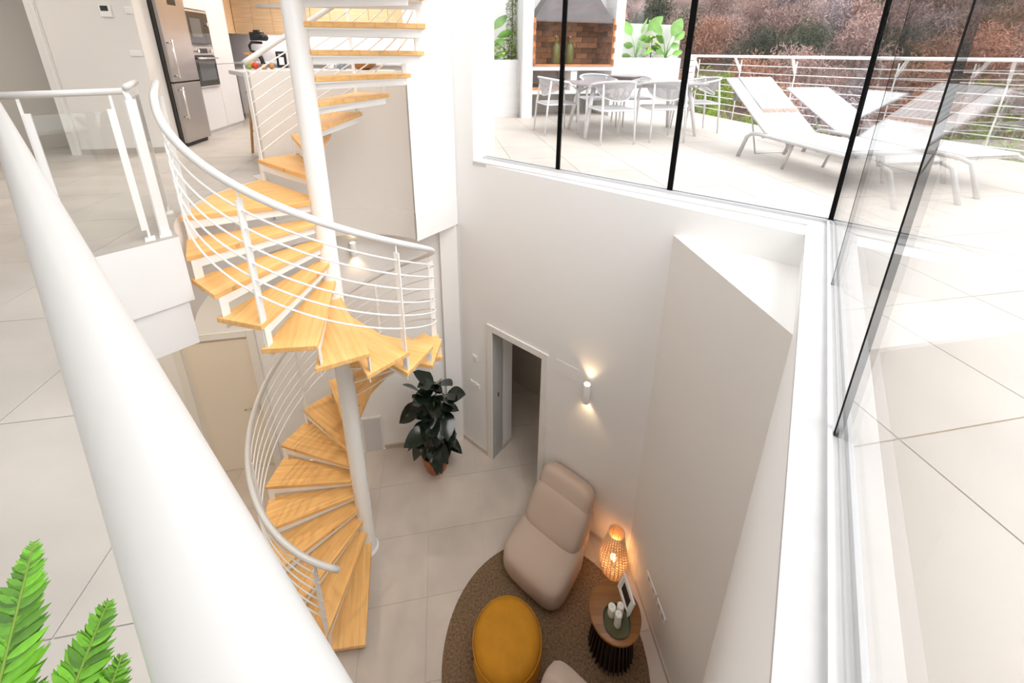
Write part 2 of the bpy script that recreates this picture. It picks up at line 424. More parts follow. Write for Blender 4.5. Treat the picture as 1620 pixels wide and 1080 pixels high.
# left low walls
W0 = Vector((-6.2, 3.43)); W1 = Vector((-3.76, 3.877)); W2 = Vector((-3.07, 4.012))
lw = MB().wall(W0, W1, 0, 3.6, .2).wall(W1, W2, 2.03, 3.6, .2).wall(W2, WA, 0, 3.6, .2)
struct('wall_left', lw, 'wall')
struct('wall_left_end', MB().wall((-6.2, -2.1), (-6.2, 3.5), 0, 3.6, .2), 'wall')
struct('wall_front', MB().wall((-1.3, -2.1), (-6.4, -2.1), 0, TOP, .2, 1), 'wall')
# pilaster on the lower wall beside the corner
pd = (WA - Vector((-1.72, 4.245))).normalized(); pn = Vector((pd.y, -pd.x))
struct('trim_4', MB().prism([tuple(WA), tuple(WA - pd * .20), tuple(WA - pd * .20 + pn * .05), tuple(WA + pn * .05)], 0, 3.6), 'wall')
# upper pier and curved wall round the stair
PCN = Vector((-1.0, 3.97)); PD = (WA + Vector((.02, -.03)) - PCN)
def arcwall(r0, r1, a0, a1, z0, z1, step=4):
    n = max(1, round(abs(a1 - a0) / step)); A = [a0 + (a1 - a0) * i / n for i in range(n + 1)]
    return MB().prism([onarc(r0, a) for a in A] + [onarc(r1, a) for a in A[::-1]], z0, z1)
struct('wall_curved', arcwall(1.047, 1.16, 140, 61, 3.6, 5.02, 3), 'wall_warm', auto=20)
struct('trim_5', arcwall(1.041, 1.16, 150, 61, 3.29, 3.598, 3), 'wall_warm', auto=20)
struct('wall_pier', MB().prism([tuple(PCN), tuple(PCN + PD), tuple(PCN + PD + Vector((-.05, .5))), tuple(PCN + Vector((-.02, .5)))], 3.6, TOP), 'fascia')
struct('trim_6', MB().prism([tuple(PCN + Vector((.006, -.012))), tuple(PCN + PD + Vector((.006, -.012))), tuple(PCN + PD + Vector((-.05, .5))), tuple(PCN + Vector((-.02, .5)))], 3.29, 3.598), 'fascia')

# roof over kitchen and gallery (the well itself is lit from above), unseen fill lamps in the soffits
struct('ceiling', MB().prism(UP, 6.95, 7.1), 'wall')
def downlight(x, y, z, watts, col=(1, .86, .68), rad=.05):
    t = thing('fill_downlight', 'unseen added downlight brightening the corridor beyond the doorway' if z < 3 else 'unseen fill downlight under the gallery slab' if z < 4 else 'unseen added downlight brightening kitchen and hall', 'lamp', (x, y, z), 0, 'added corridor downlight' if z < 3 else 'fill downlights under the gallery' if z < 4 else 'added downlights over the kitchen')
    obj('trim_ring', MB().lathe([(.045, 0), (.062, 0), (.062, .006), (.045, .006)], (0, 0, -.006), 24), 'metal', t, world=False)
    obj('lens', MB().lathe([(0, -.002), (.045, -.002)], (0, 0, 0), 20), 'ledglow', t, world=False)
    l = bpy.data.objects.new('downlight_lamp', bpy.data.lights.new('downlight_lamp', 'SPOT')); l.data.energy = watts; l.data.color = col
    l.data.spot_size = R(150); l.data.spot_blend = 1; l.data.shadow_soft_size = rad; l.location = (0, 0, -.012); C.objects.link(l); l.parent = t
for x, y in ((-3.3, 3.0), (-2.6, .8), (-4.6, 2.6)): downlight(x, y, 3.285, 38)  # unseen fill lamps, assumed from the warm brightness under the slab
_c = DL.lerp(DR, .3) + ND * .62
downlight(_c.x, _c.y, 2.495, 3.5, (1, .88, .72))  # unseen lamp added to lift the grey door jamb
for x, y, e in ((-3.3, 5.9, 85), (-2.0, 6.2, 85), (-3.0, 6.8, 60), (-4.6, 3.0, 70)): downlight(x, y, 6.945, e, (1, .93, .86))  # unseen lamps added to brighten kitchen and hall

# skirting
def skirt(name, a, b, side=-1): struct(name, MB().wall(a, b, 0, .07, .012, side), 'tile'); 
skirt('baseboard_back', WA, WA + TD * (d0 - .08)); skirt('baseboard_back', WA + TD * (d1 + .08), WB)
skirt('baseboard_right', WB, PC0); skirt('baseboard_left', Vector((-1.70, 4.272)), WA - pd * .2)

# doorway to the corridor: frame, jamb, dark room behind
def wallpt(s, off, z): p = WA + TD * s - ND * off; return Vector((p.x, p.y, z))
door = structroot('door_1', (*(WA + TD * d0), 0))
def casing(par, origin, t, n, s0, s1, h, wd=.085, th=.018, m='trim'):
    for k, (a, b, z0, z1) in enumerate(((s0 - wd, s0, 0, h + wd), (s1, s1 + wd, 0, h + wd), (s0, s1, h, h + wd))):
        p = origin + t * a; q = origin + t * b
        obj('door_casing', MB().prism([tuple(p), tuple(q), tuple(q - n * th), tuple(p - n * th)], z0, z1), m, par, bevel=.004)
casing(door, WA, TD, ND, d0, d1, 2.03)
for s_ in (d0 - .02, d1):
    p = WA + TD * s_
    obj('door_jamb', MB().prism([tuple(p), tuple(p + TD * .02), tuple(p + TD * .02 + ND * .2), tuple(p + ND * .2)], 0, 2.03), 'trim', door)
obj('door_jamb', MB().prism([tuple(WA + TD * d0), tuple(WA + TD * d1), tuple(WA + TD * d1 + ND * .2), tuple(WA + TD * d0 + ND * .2)], 2.03, 2.05), 'trim', door)
p = WA + TD * (d0 + .004) + ND * .1
obj('strike_plate', MB().box((p.x, p.y, 1.02), (.014, .006, .06), math.atan2(TD.y, TD.x) + PI / 2), 'black', door)
# corridor shell
cs = MB()
a = DL - TD * .0 + ND * .2
cs.wall(a, a + ND * .19, 0, 2.5, .1, 1)
struct('wall_corridor_left', cs, 'wall')
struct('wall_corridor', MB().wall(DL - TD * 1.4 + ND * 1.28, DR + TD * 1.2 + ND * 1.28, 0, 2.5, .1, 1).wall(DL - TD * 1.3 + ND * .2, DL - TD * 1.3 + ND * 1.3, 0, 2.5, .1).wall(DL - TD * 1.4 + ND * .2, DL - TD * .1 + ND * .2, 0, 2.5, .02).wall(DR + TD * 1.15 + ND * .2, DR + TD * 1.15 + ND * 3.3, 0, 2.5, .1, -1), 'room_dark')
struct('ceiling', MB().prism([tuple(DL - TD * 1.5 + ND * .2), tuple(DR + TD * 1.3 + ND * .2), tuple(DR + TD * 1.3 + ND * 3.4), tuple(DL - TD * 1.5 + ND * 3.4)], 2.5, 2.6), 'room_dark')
struct('baseboard_corridor', MB().wall(a + TD * .001, a + ND * .19 + TD * .001, 0, .07, .012, -1), 'tile')

# closed cream door on the left below the gallery
wd_ = (W2 - W1).normalized(); wn_ = Vector((-wd_.y, wd_.x)); wl_ = (W2 - W1).length
struct('leak_backing', MB().wall(W1 + wn_ * .12 - wd_ * .1, W2 + wn_ * .12 + wd_ * .1, -.1, 2.2, .06), 'wall')  # unseen backing added to stop sky light leaking in at the door
dr2 = structroot('door_2', (W1.x, W1.y, 0))
casing(dr2, W1, wd_, wn_, 0, wl_, 2.03)
p, q = W1 + wn_ * .03, W2 + wn_ * .03
leaf = obj('door_leaf', MB().prism([tuple(p), tuple(q), tuple(q + wn_ * .04), tuple(p + wn_ * .04)], .005, 2.03), 'cream_door', dr2)
h = q - wd_ * .06
obj('door_handle', MB().tube([(h.x, h.y, 1.0), (h.x - wn_.x * .06, h.y - wn_.y * .06, 1.0), (h.x - wn_.x * .06 - wd_.x * .13, h.y - wn_.y * .06 - wd_.y * .13, .995)], .01, 8), 'handle', leaf, smooth=True)
obj('lock_plate', MB().box((h.x - wn_.x * .005, h.y - wn_.y * .005, .98), (.03, .01, .13), math.atan2(wd_.y, wd_.x)), 'handle', leaf)

# access hatches
def onleft(x): return W2 + (WA - W2) * ((x - W2.x) / (WA.x - W2.x))
hp = onleft(-1.965); hq = onleft(-1.72); hn = Vector((pd.y, -pd.x))
hr = thing('access_hatch', 'white square access hatch low in the wall beside the stair column', 'hatch', (hp.x, hp.y, 0))
obj('hatch_frame', MB().prism([tuple(hp), tuple(hq), tuple(hq + hn * .012), tuple(hp + hn * .012)], 0, .585), 'trim', hr, bevel=.003)
hp2 = hp + pd * .018; hq2 = hq - pd * .018
obj('hatch_panel', MB().prism([tuple(hp2), tuple(hq2), tuple(hq2 + hn * .017), tuple(hp2 + hn * .017)], .015, .565), 'lacq', hr, bevel=.002)
def wallpanel(name, label, cat, s0, s1, z0, z1, th, m='plate'):
    a, b = WA + TD * s0, WA + TD * s1
    o = obj(name, MB().prism([tuple(a), tuple(b), tuple(b - ND * th), tuple(a - ND * th)], z0, z1), m, bevel=.002)
    return tag(o, label, cat)
sS = lambda x, y: (Vector((x, y)) - WA).dot(TD)
wallpanel('inspection_panel', 'flush white inspection panel in the wall between doorway and lit sconce', 'panel', sS(.489, 3.592), sS(.696, 3.432), 1.96, 2.12, .004, 'wall')
def switch(label, s, z, n):
    a = WA + TD * (s - .042 * n); b = WA + TD * (s + .042 * n)
    t = thing('light_switch', label, 'switch', (a.x, a.y, z), 0)
    obj('switch_plate', MB().prism([tuple(a), tuple(b), tuple(b - ND * .008), tuple(a - ND * .008)], z - .042, z + .042), 'plate', t, bevel=.003)
    for k in range(n):
        c0 = a + TD * (.084 * k + .014); c1 = a + TD * (.084 * k + .07)
        obj('rocker', MB().prism([tuple(c0), tuple(c1), tuple(c1 - ND * .012), tuple(c0 - ND * .012)], z - .028, z + .028), 'plate', t, bevel=.002)
switch('single white switch high on the wall left of the doorway', sS(-.444, 4.31), 1.50, 1)
switch('double white switch lower on the wall left of the doorway', sS(-.452, 4.316), 1.07, 2)
# flush sockets on the chamfered wall
CD = (PC0 - WB).normalized(); CN = Vector((CD.y, -CD.x))
for s0, s1, z, lab in ((.352, .545, .48, 'white double socket on the right wall nearer the wicker lamp'), (.565, .72, .48, 'white double socket on the right wall nearer the viewer')):
    a = WB + CD * s0; b = WB + CD * s1
    t = thing('wall_socket', lab, 'socket', (a.x, a.y, z))
    obj('socket_plate', MB().prism([tuple(a), tuple(b), tuple(b + CN * .016), tuple(a + CN * .016)], z - .04, z + .04), 'plate', t, bevel=.003)
    for k in (.27, .73):
        c = a.lerp(b, k) + CN * .0155
        obj('socket_well', MB().tube([(c.x - CN.x * .002, c.y - CN.y * .002, z), (c.x + CN.x * .001, c.y + CN.y * .001, z)], .02, 14), 'concrete', t)

# wall sconces (up and down light)
def sconce(label, c, out, z0, z1):
    t = thing('wall_sconce', label, 'lamp', (c.x, c.y, z0))
    p = c + out * .055
    prof = [(.034, z0), (.036, z0 + .004), (.036, z1 - .004), (.034, z1), (.030, z1 - .006), (.030, z0 + .006), (.034, z0)]
    b = MB(); seg = 24
    vs = [(p.x + r * math.cos(2 * PI * k / seg), p.y + r * math.sin(2 * PI * k / seg), z) for r, z in prof for k in range(seg)]
    b.add(vs, [(i * seg + k, i * seg + (k + 1) % seg, (i + 1) * seg + (k + 1) % seg, (i + 1) * seg + k) for i in range(len(prof) - 1) for k in range(seg)])
    obj('sconce_body', b, 'metal', t, auto=40)
    obj('sconce_bracket', MB().box((c.x + out.x * .012, c.y + out.y * .012, (z0 + z1) / 2), (.03, .03, .08), math.atan2(out.y, out.x)), 'metal', t)
    for zz in (z1 - .03, z0 + .03):
        obj('sconce_bulb', MB().ball((p.x, p.y, zz), (.022, .022, .014)), 'ledglow', t, smooth=True)
    for zz, rx in ((z1 - .005, PI), (z0 + .005, 0)):
        l = bpy.data.objects.new('sconce_light', bpy.data.lights.new('sconce_light', 'SPOT'))
        l.data.energy = 1.7; l.data.color = (1, .70, .40); l.data.spot_size = R(95); l.data.spot_blend = 1; l.data.shadow_soft_size = .02
        l.location = (p.x, p.y, zz); l.rotation_euler = (rx, 0, 0); link(l, t)
sconce('small white tube sconce glowing up and down, right of the doorway', Vector((.806, 3.347)), -ND, 1.83, 2.06)
lc = onleft(-1.80)
sconce('lit tube sconce half hidden behind the curved stair handrail', lc, hn, 2.98, 3.15)

# ------------------------------------------------------------------ glazing
def glazing(name, p0, dirv, joints, ends, wid, z0=ZU + .012, z1=TOP):
    root = structroot(name, (p0.x, p0.y, z0))
    nrm = Vector((-dirv.y, dirv.x))
    jw = dict((round(j, 2), wj) for j, wj in joints)
    for a, b in zip(ends[:-1], ends[1:]):
        a += jw.get(round(a, 2), 0) / 2; b -= jw.get(round(b, 2), 0) / 2
        p, q = p0 + dirv * a, p0 + dirv * b
        obj('pane', MB().prism([tuple(p - nrm * .008), tuple(q - nrm * .008), tuple(q + nrm * .008), tuple(p + nrm * .008)], z0, z1), 'glass', root)
    for j, wj in joints:
        c = p0 + dirv * j
        obj('glazing_joint', MB().box((c.x, c.y, (z0 + z1) / 2), (wj, .0172, z1 - z0), math.atan2(dirv.y, dirv.x)), 'joint', root)
    a = p0 + dirv * ends[0]; b = p0 + dirv * ends[-1]
    for off, hh in ((-.028, .02), (.022, .02)):
        obj('bottom_channel', MB().prism([tuple(a + nrm * off), tuple(b + nrm * off), tuple(b + nrm * (off + .012)), tuple(a + nrm * (off + .012))], ZU, ZU + .012 + hh), 'winframe', root)
    return root
LB = (G1 - G0).length
w1 = glazing('window_1', G0, GB, [(.985, .042), (2.06, .044), (LB, .044)], [0, .985, 2.06, LB], .05)
fa = G0 - GB * .01
obj('side_frame', MB().prism([tuple(fa - GB * .03 - ND * .05), tuple(fa + GB * .012 - ND * .05), tuple(fa + GB * .012 + ND * .03), tuple(fa - GB * .03 + ND * .03)], ZU, TOP), 'winframe', w1, bevel=.004)
w2 = glazing('window_2', G1, GV, [(1.02, .009), (2.10, .019), (3.2, .02)], [0.02, 1.02, 2.10, 3.2, 6.2], .05)

# ------------------------------------------------------------------ spiral staircase
HS = .1774; HU = .188; D = 20.0; RT = .902
def az(k):                                   # nosing azimuth (degrees) of tread k
    if k <= 23: return -53.15 - D * k
    return 146.5 - 360 - D * (k - 24)
def tz(k): return k * HS if k <= 23 else ZU + (k - 23) * HU
st = thing('spiral_staircase', 'white steel spiral staircase with honey oak wedge treads around a white column', 'staircase', (COL.x, COL.y, 0))
def SP(p): return Vector((p[0] + COL.x, p[1] + COL.y, p[2]))
# tread local: nosing along +x, tread sweeps clockwise (negative angle)
def wedge(ang, r0, r1, inset, n=1):
    pts = []
    a0, a1 = -R(inset), -R(ang) - R(.0)
    pts.append((r0, -.0)); pts.append((r1, 0.0))
    for i in range(1, n): t_ = ang * i / n; pts.append((r1 * math.cos(-R(t_)), r1 * math.sin(-R(t_))))
    pts.append((r1 * math.cos(-R(ang)), r1 * math.sin(-R(ang))))
    pts.append((r0 * math.cos(-R(ang)) , r0 * math.sin(-R(ang)) - .03))
    return [(x, y + (.035 if i == 0 else .0)) for i, (x, y) in enumerate(pts)]
def wedge_mesh(ang, n=1):
    b = MB().prism([(.075, .045)] + [(RT, .012)] + [(RT * math.cos(R(ang * i / n)), -RT * math.sin(R(ang * i / n))) for i in range(1, n + 1)] + [(.05, -.07)], -.038, 0)
    return b.mesh('tread', 'tread')
def frame_mesh(ang, n=1):
    r = RT - .03
    b = MB().prism([(.075, .03)] + [(r, -.004)] + [(r * math.cos(R(ang * i / n)), -r * math.sin(R(ang * i / n))) for i in range(1, n + 1)] + [(.05, -.06)], -.050, -.0385)
    b.box(((.08 + r) / 2, .008, -.068), (r - .08, .008, .06))
    a = R(ang); b2 = MB()
    c = ((.08 + r) / 2 * math.cos(a), -(.08 + r) / 2 * math.sin(a) + .012, -.068)
    b.box(c, (r - .08, .008, .06), -a)
    return b.mesh('tread_frame', 'metal')
def strap_mesh(hh): return MB().box((RT - .045, .012, -.0385 - hh / 2), (.05, .008, hh)).mesh('riser_strap', 'metal')
TM, FM, SM, SM2 = wedge_mesh(21.5), frame_mesh(20.5), strap_mesh(HS), strap_mesh(HU)
LM, LFM = wedge_mesh(60.3, 2), frame_mesh(60, 2)
for k in range(1, 34):
    o = bpy.data.objects.new('tread', LM if k == 23 else TM); C.objects.link(o); o.parent = st
    o.location = (0, 0, tz(k)); o.rotation_euler = (0, 0, R(az(k)))
    md = o.modifiers.new('b', 'BEVEL'); md.width = .004; md.segments = 2; md.limit_method = 'ANGLE'
    f_ = bpy.data.objects.new('tread_frame', LFM if k == 23 else FM); C.objects.link(f_); f_.parent = o
    if k > 1:
        s_ = bpy.data.objects.new('riser_strap', SM if k <= 23 else SM2); C.objects.link(s_); s_.parent = o
obj('column', MB().lathe([(.105, .0), (.105, .012), (.085, .03), (.0775, .09), (.0775, 7.6)], (COL.x, COL.y, 0), 40), 'metal', st, auto=35)
def helix(k0, k1, r, dz, step=.2):
    pts = []; n = int((k1 - k0) / step)
    for i in range(n + 1):
        k = k0 + (k1 - k0) * i / n
        if k <= 23: a = -53.15 - D * k; z = k * HS
        else: a = 146.5 - 360 - D * (k - 24); z = ZU + (k - 23) * HU
        pts.append((COL.x + r * math.cos(R(a)), COL.y + r * math.sin(R(a)), z + dz))
    return pts
RR = .858
hp_ = helix(1.35, 22.6, RR, 1.0 - HS * .5)
a_ = R(-53.15 - D * 23.1); hp_ += [(COL.x + RR * math.cos(a_), COL.y + RR * math.sin(a_), 22.9 * HS + .93)]
obj('handrail', MB().tube(hp_, .0235, 14), 'rail', st, smooth=True)
for j in range(6):
    obj('rail_bar', MB().tube(helix(1.95, 22.95, RR, .86 - HS * .5 - j * .115), .0065, 6), 'metal', st, smooth=True)
def post(k, z0, z1, r=RR):
    a = R(az(k)); c = (COL.x + r * math.cos(a), COL.y + r * math.sin(a)); side = Vector((math.cos(a), math.sin(a), 0))
    b = MB().bar((*c, z0), (*c, z1 - .06), .05, .008, side).tube([(*c, z1 - .06), (*c, z1)], .006, 6)
    return obj('baluster_post', b, 'metal', st)
for k in (2, 5, 8, 11, 14, 17, 20, 23):
    z = tz(k); post(k, max(z - HS - .05, .0), z + .98 - HS * .5 + .0)
# flight to the storey above
obj('handrail', MB().tube(helix(24.0, 34, RR, .92 - HU * .5), .0235, 14), 'rail', st, smooth=True)
for j in range(7):
    obj('rail_bar', MB().tube(helix(24.05, 34, RR, .80 - HU * .5 - j * .108), .0065, 6), 'metal', st, smooth=True)
for k in (24, 27, 30, 33):
    z = tz(k); post(k, z - HU - .05, z + .91 - HU * .5)

# ------------------------------------------------------------------ gallery guard rails
RZ = 4.974
CRN = Vector((-2.54, 2.02)); P1 = Vector((-2.195, 2.335))
gr = thing('guard_railing', 'broad white handrail tube sweeping from upper left to the bottom centre', 'railing', (*CRN, ZU))
e_ = CRN + tdir * 5.5
obj('handrail', MB().tube([(CRN.x - tdir.x * .02, CRN.y - tdir.y * .02, RZ), (CRN.x, CRN.y, RZ)] + [(*(CRN + tdir * s_), RZ) for s_ in (1, 1.6, 2.0, 2.3, 2.6, 2.8, 3.0, 3.2, 3.4, 4, 5.5)], .0235, 40), 'rail', gr, smooth=True)
for s_ in (.03, 1.45, 4.6):
    c = CRN + tdir * s_
    obj('baluster_post', MB().bar((*c, ZU), (*c, RZ - .02), .05, .008, (udir.x, udir.y, 0)), 'metal', gr)
g2 = thing('guard_railing', 'short white guard rail with a low glass panel at the gallery corner', 'railing', (*P1, ZU))
rl = (P1 - CRN).normalized()
obj('handrail', MB().tube([(*CRN, RZ), (*(P1 + rl * .01), RZ)], .0185, 16), 'rail', g2, smooth=True)
def slimpost(par, c, top=RZ, side=None):
    sd = side or rl
    obj('baluster_post', MB().bar((*c, ZU + .01), (*c, RZ - .012), .012, .012, (sd.x, sd.y, 0)), 'metal', par)
    obj('foot_plate', MB().box((c.x, c.y, ZU + .006), (.05, .07, .012), math.atan2(rl.y, rl.x)), 'metal', par, bevel=.002)
ga, gb_ = CRN + rl * .085, P1 - rl * .045
slimpost(g2, ga); slimpost(g2, gb_)
for c, sg in ((ga, 1), (gb_, -1)):
    q = c + rl * .014 * sg
    obj('glass_clamp', MB().bar((*q, ZU + .07), (*q, ZU + .80), .026, .024, (rl.x, rl.y, 0)), 'metal', g2)
gq = Vector((-rl.y, rl.x)) * .006
obj('glass_panel', MB().prism([tuple(ga + rl * .02 + gq), tuple(gb_ - rl * .02 + gq), tuple(gb_ - rl * .02 - gq), tuple(ga + rl * .02 - gq)], ZU + .07, ZU + .79), 'glass_low', g2)
g3 = thing('guard_railing', 'white guard post and glass edge between gallery and spiral stair', 'railing', (-2.19, 2.38, ZU))
A3 = Vector((-2.188, 2.372)); B3 = Vector((-2.45, 2.728)); d3 = (B3 - A3).normalized()
obj('baluster_post', MB().bar((*A3, ZU + .01), (*A3, RZ - .05), .055, .014, (.2, 1, 0)), 'metal', g3)
obj('post_cap', MB().bar((*A3, RZ - .055), (A3.x - .02, A3.y - .0, RZ + .005), .03, .014, (.2, 1, 0)), 'metal', g3)
obj('foot_plate', MB().box((A3.x, A3.y, ZU + .006), (.06, .09, .012), math.atan2(rl.y, rl.x)), 'metal', g3, bevel=.002)
obj('handrail', MB().tube([(A3.x + .005, A3.y - .005, RZ + .02), (B3.x, B3.y, RZ + .02)], .0185, 16), 'rail', g3, smooth=True)
slimpost(g3, B3)
gq = Vector((-d3.y, d3.x)) * .006
obj('glass_panel', MB().prism([tuple(A3 + d3 * .045 + gq), tuple(B3 - d3 * .012 + gq), tuple(B3 - d3 * .012 - gq), tuple(A3 + d3 * .045 - gq)], ZU + .07, ZU + .84), 'glass_low', g3)

# ------------------------------------------------------------------ kitchen side of the upper floor
KA = Vector((-4.74, 4.405)); KB = Vector((-3.945, 4.592)); kd = (KB - KA).normalized(); kn = Vector((-kd.y, kd.x))
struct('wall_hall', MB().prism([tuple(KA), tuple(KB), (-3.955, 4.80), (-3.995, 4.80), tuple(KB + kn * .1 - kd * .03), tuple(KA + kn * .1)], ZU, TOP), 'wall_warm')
struct('baseboard_hall', MB().wall(KA, KB, ZU, ZU + .06, .012, -1), 'tile_up')
KC = KA - kd * .10
dr3 = structroot('door_3', (KA.x, KA.y, ZU))
obj('door_casing', MB().prism([tuple(KA - kd * .085 - kn * .02), tuple(KA + kd * .005 - kn * .02), tuple(KA + kd * .005), tuple(KA - kd * .085)], ZU, TOP), 'trim', dr3, bevel=.004)
obj('door_stop', MB().prism([tuple(KA - kd * .03 - kn * .032), tuple(KA + kd * .0 - kn * .032), tuple(KA + kd * .0), tuple(KA - kd * .03)], ZU, TOP), 'trim', dr3, bevel=.004)
# recessed panel and reveal left of the casing
RA = Vector((-5.30, 4.87)); RB = Vector((-6.6, 3.6)); 
struct('wall_recess', MB().wall(RB, Vector((-5.0, 5.16)), ZU, TOP, .1), 'dark_door')
struct('wall_reveal', MB().wall(KA - kd * .09, KA - kd * .09 + kn * .9, ZU, TOP, .03, -1), 'dark_door')
struct('wall_west', MB().wall((-7.4, -2.6), (-7.4, 8.0), ZU, TOP, .2), 'wall')
struct('wall_kitchen_back', MB().wall((-7.4, 7.66), (-1.1, 7.66), ZU, TOP, .2), 'splash')
struct('wall_kitchen_right', MB().prism([(-1.72, 7.66), (-1.10, 4.85), (-1.02, 4.85), (-1.5, 7.66)], ZU, TOP), 'wall')
# thermostat and switches on the hall wall
def hallplate(name, label, cat, s0, s1, z0, z1, th=.012, m='plate', extra=None):
    t = thing(name, label, cat, (*(KA + kd * s0), z0))
    a, b = KA + kd * s0, KA + kd * s1
    obj('face_plate', MB().prism([tuple(a), tuple(b), tuple(b - kn * th), tuple(a - kn * th)], z0, z1), m, t, bevel=.003)
    if extra:
        u0, u1, v0, v1, mm, nm = extra
        a, b = KA + kd * (s0 + (s1 - s0) * u0), KA + kd * (s0 + (s1 - s0) * u1)
        obj(nm, MB().prism([tuple(a), tuple(b), tuple(b - kn * (th + .003)), tuple(a - kn * (th + .003))], z0 + (z1 - z0) * v0, z0 + (z1 - z0) * v1), mm, t, bevel=.001)
hs = lambda x, y: (Vector((x, y)) - KA).dot(kd)
hallplate('thermostat', 'white wall thermostat with dark display on the hall wall', 'thermostat', hs(-4.225, 4.527), hs(-4.125, 4.548), 5.51, 5.625, .02, 'plate', (.15, .78, .48, .92, 'screen', 'display'))
hallplate('light_switch', 'small white switch right of the thermostat', 'switch', hs(-4.015, 4.576), hs(-3.95, 4.597), 5.545, 5.615, .012, 'plate', (.2, .8, .2, .8, 'plate', 'rocker'))
hallplate('light_switch', 'wide white switch plate below the thermostat', 'switch', hs(-4.065, 4.567), hs(-3.955, 4.592), 5.125, 5.185, .012, 'plate', (.1, .9, .15, .85, 'plate', 'rocker'))

# fridge and tall oven unit; local x runs along the front, y goes back into the unit
FX = Vector((-3.88, 4.83)); fd = (Vector((-4.075, 6.29)) - FX).normalized(); fn = Vector((-fd.y, fd.x))   # into the unit
def F(u, v, z): p = FX + fd * u + fn * v; return (p.x, p.y, ZU + z)
def fbox(u0, u1, v0, v1, z0, z1):
    return MB().prism([F(u0, v0, 0)[:2], F(u1, v0, 0)[:2], F(u1, v1, 0)[:2], F(u0, v1, 0)[:2]], ZU + z0, ZU + z1)
fr = thing('refrigerator', 'tall brushed steel fridge freezer beside the hall wall', 'refrigerator', F(0, 0, 0))
obj('cabinet', fbox(0, .49, .05, .62, .02, 2.03), 'steel_dark', fr)
d_a = obj('door', fbox(.0, .49, .0, .045, .76, 2.02), 'steel', fr, bevel=.006)
d_b = obj('door', fbox(.0, .49, .0, .045, .05, .745), 'steel', fr, bevel=.006)
def fhandle(par, z0, z1):
    obj('door_handle', MB().tube([F(.03, .0, z0 + .03), F(.03, -.05, z0 + .03)], .009, 8).tube([F(.03, .0, z1 - .03), F(.03, -.05, z1 - .03)], .009, 8).tube([F(.03, -.05, z0), F(.03, -.05, z1)], .011, 10), 'handle', par, smooth=True)
fhandle(d_a, .80, 1.22); fhandle(d_b, .33, .70)
obj('display', fbox(.19, .33, -.003, .01, 1.60, 1.66), 'black', d_a)
obj('plinth', fbox(.02, .47, .04, .5, 0, .05), 'black', fr)
tc = thing('tall_cabinet', 'white tall kitchen cabinet housing oven and microwave', 'cabinet', F(.52, .03, 0))
obj('carcass', fbox(.50, 1.47, .055, .62, .10, 2.3), 'lacq', tc)
obj('door', fbox(.505, .985, .03, .055, .10, .655), 'lacq', tc, bevel=.002)
obj('door', fbox(.505, .985, .03, .055, 1.60, 2.3), 'lacq', tc, bevel=.002)
obj('door', fbox(.99, 1.468, .03, .055, .10, .93), 'lacq', tc, bevel=.002)
obj('door', fbox(.99, 1.468, .03, .055, .936, 2.3), 'lacq', tc, bevel=.002)
obj('plinth', fbox(.50, 1.47, .07, .5, 0, .10), 'lacq', tc)
ov = thing('oven', 'built-in steel oven with dark glass door below the microwave', 'oven', F(.5, .02, .66))
obj('oven_body', fbox(.50, .955, .03, .06, .66, 1.165), 'steel_dark', ov)
dd = obj('oven_door', fbox(.502, .953, .005, .032, .675, 1.04), 'blackglass', ov, bevel=.003)
obj('door_window', fbox(.55, .905, .003, .02, .74, .965), 'ovenpane', dd)
obj('door_handle', MB().tube([F(.53, .01, 1.015), F(.53, -.04, 1.015), F(.925, -.04, 1.015), F(.925, .01, 1.015)], .011, 8), 'handle', dd, smooth=True)
pn_ = obj('control_panel', fbox(.502, .953, .008, .032, 1.05, 1.16), 'steel', ov, bevel=.002)
obj('display', fbox(.63, .80, .005, .02, 1.075, 1.135), 'black', pn_)
for u in (.57, .86): 
    a = F(u, .01, 1.105); b = F(u, -.02, 1.105); obj('control_knob', MB().tube([a, b], .02, 14), 'handle', pn_)
obj('bottom_strip', fbox(.502, .953, .006, .03, .655, .672), 'handle', ov)
mw = thing('microwave', 'built-in black glass microwave above the oven', 'microwave', F(.5, .02, 1.2))
obj('microwave_body', fbox(.50, .955, .03, .06, 1.185, 1.585), 'steel_dark', mw)
md_ = obj('microwave_door', fbox(.502, .84, .01, .032, 1.19, 1.56), 'blackglass', mw, bevel=.002)
obj('door_window', fbox(.55, .77, .007, .02, 1.27, 1.49), 'ovenpane', md_)
cp = obj('control_panel', fbox(.842, .953, .01, .032, 1.19, 1.56), 'blackglass', mw, bevel=.002)
obj('control_knob', MB().tube([F(.895, .01, 1.43), F(.895, -.015, 1.43)], .025, 16), 'handle', cp)
obj('top_strip', fbox(.502, .953, .008, .032, 1.563, 1.585), 'handle', mw)
# wall cupboards, each unit with two fronts
for i in range(5):
    x0 = -4.63 + i * .64
    t = thing('wall_cupboard', 'pale oak wall cupboard, number %s from the tall oven cabinet' % ['first', 'second', 'third', 'fourth', 'fifth'][i], 'cupboard', (x0, 7.28, 5.46), 0, 'oak wall cupboards in the kitchen')
    obj('carcass', MB().box((x0 + .32, 7.47, 6.02), (.638, .36, 1.12)), 'kwood', t)
    for k in (0, 1): obj('door', MB().box((x0 + .16 + .32 * k, 7.281, 6.02), (.314, .018, 1.115)), 'kwood', t, bevel=.002)
    t['label'] = ['oak wall cupboard at the left end of the row', 'oak wall cupboard second from the left, under the vent strip', 'oak wall cupboard just right of the stair column', 'oak wall cupboard fourth from left seen between stair treads', 'oak wall cupboard at the right end of the row'][i]
tg = tag(obj('extractor_vent', MB().box((-4.0, 7.268, 5.89), (.42, .012, .055)), 'concrete'), 'grey extractor strip across the oak wall cupboards', 'vent')
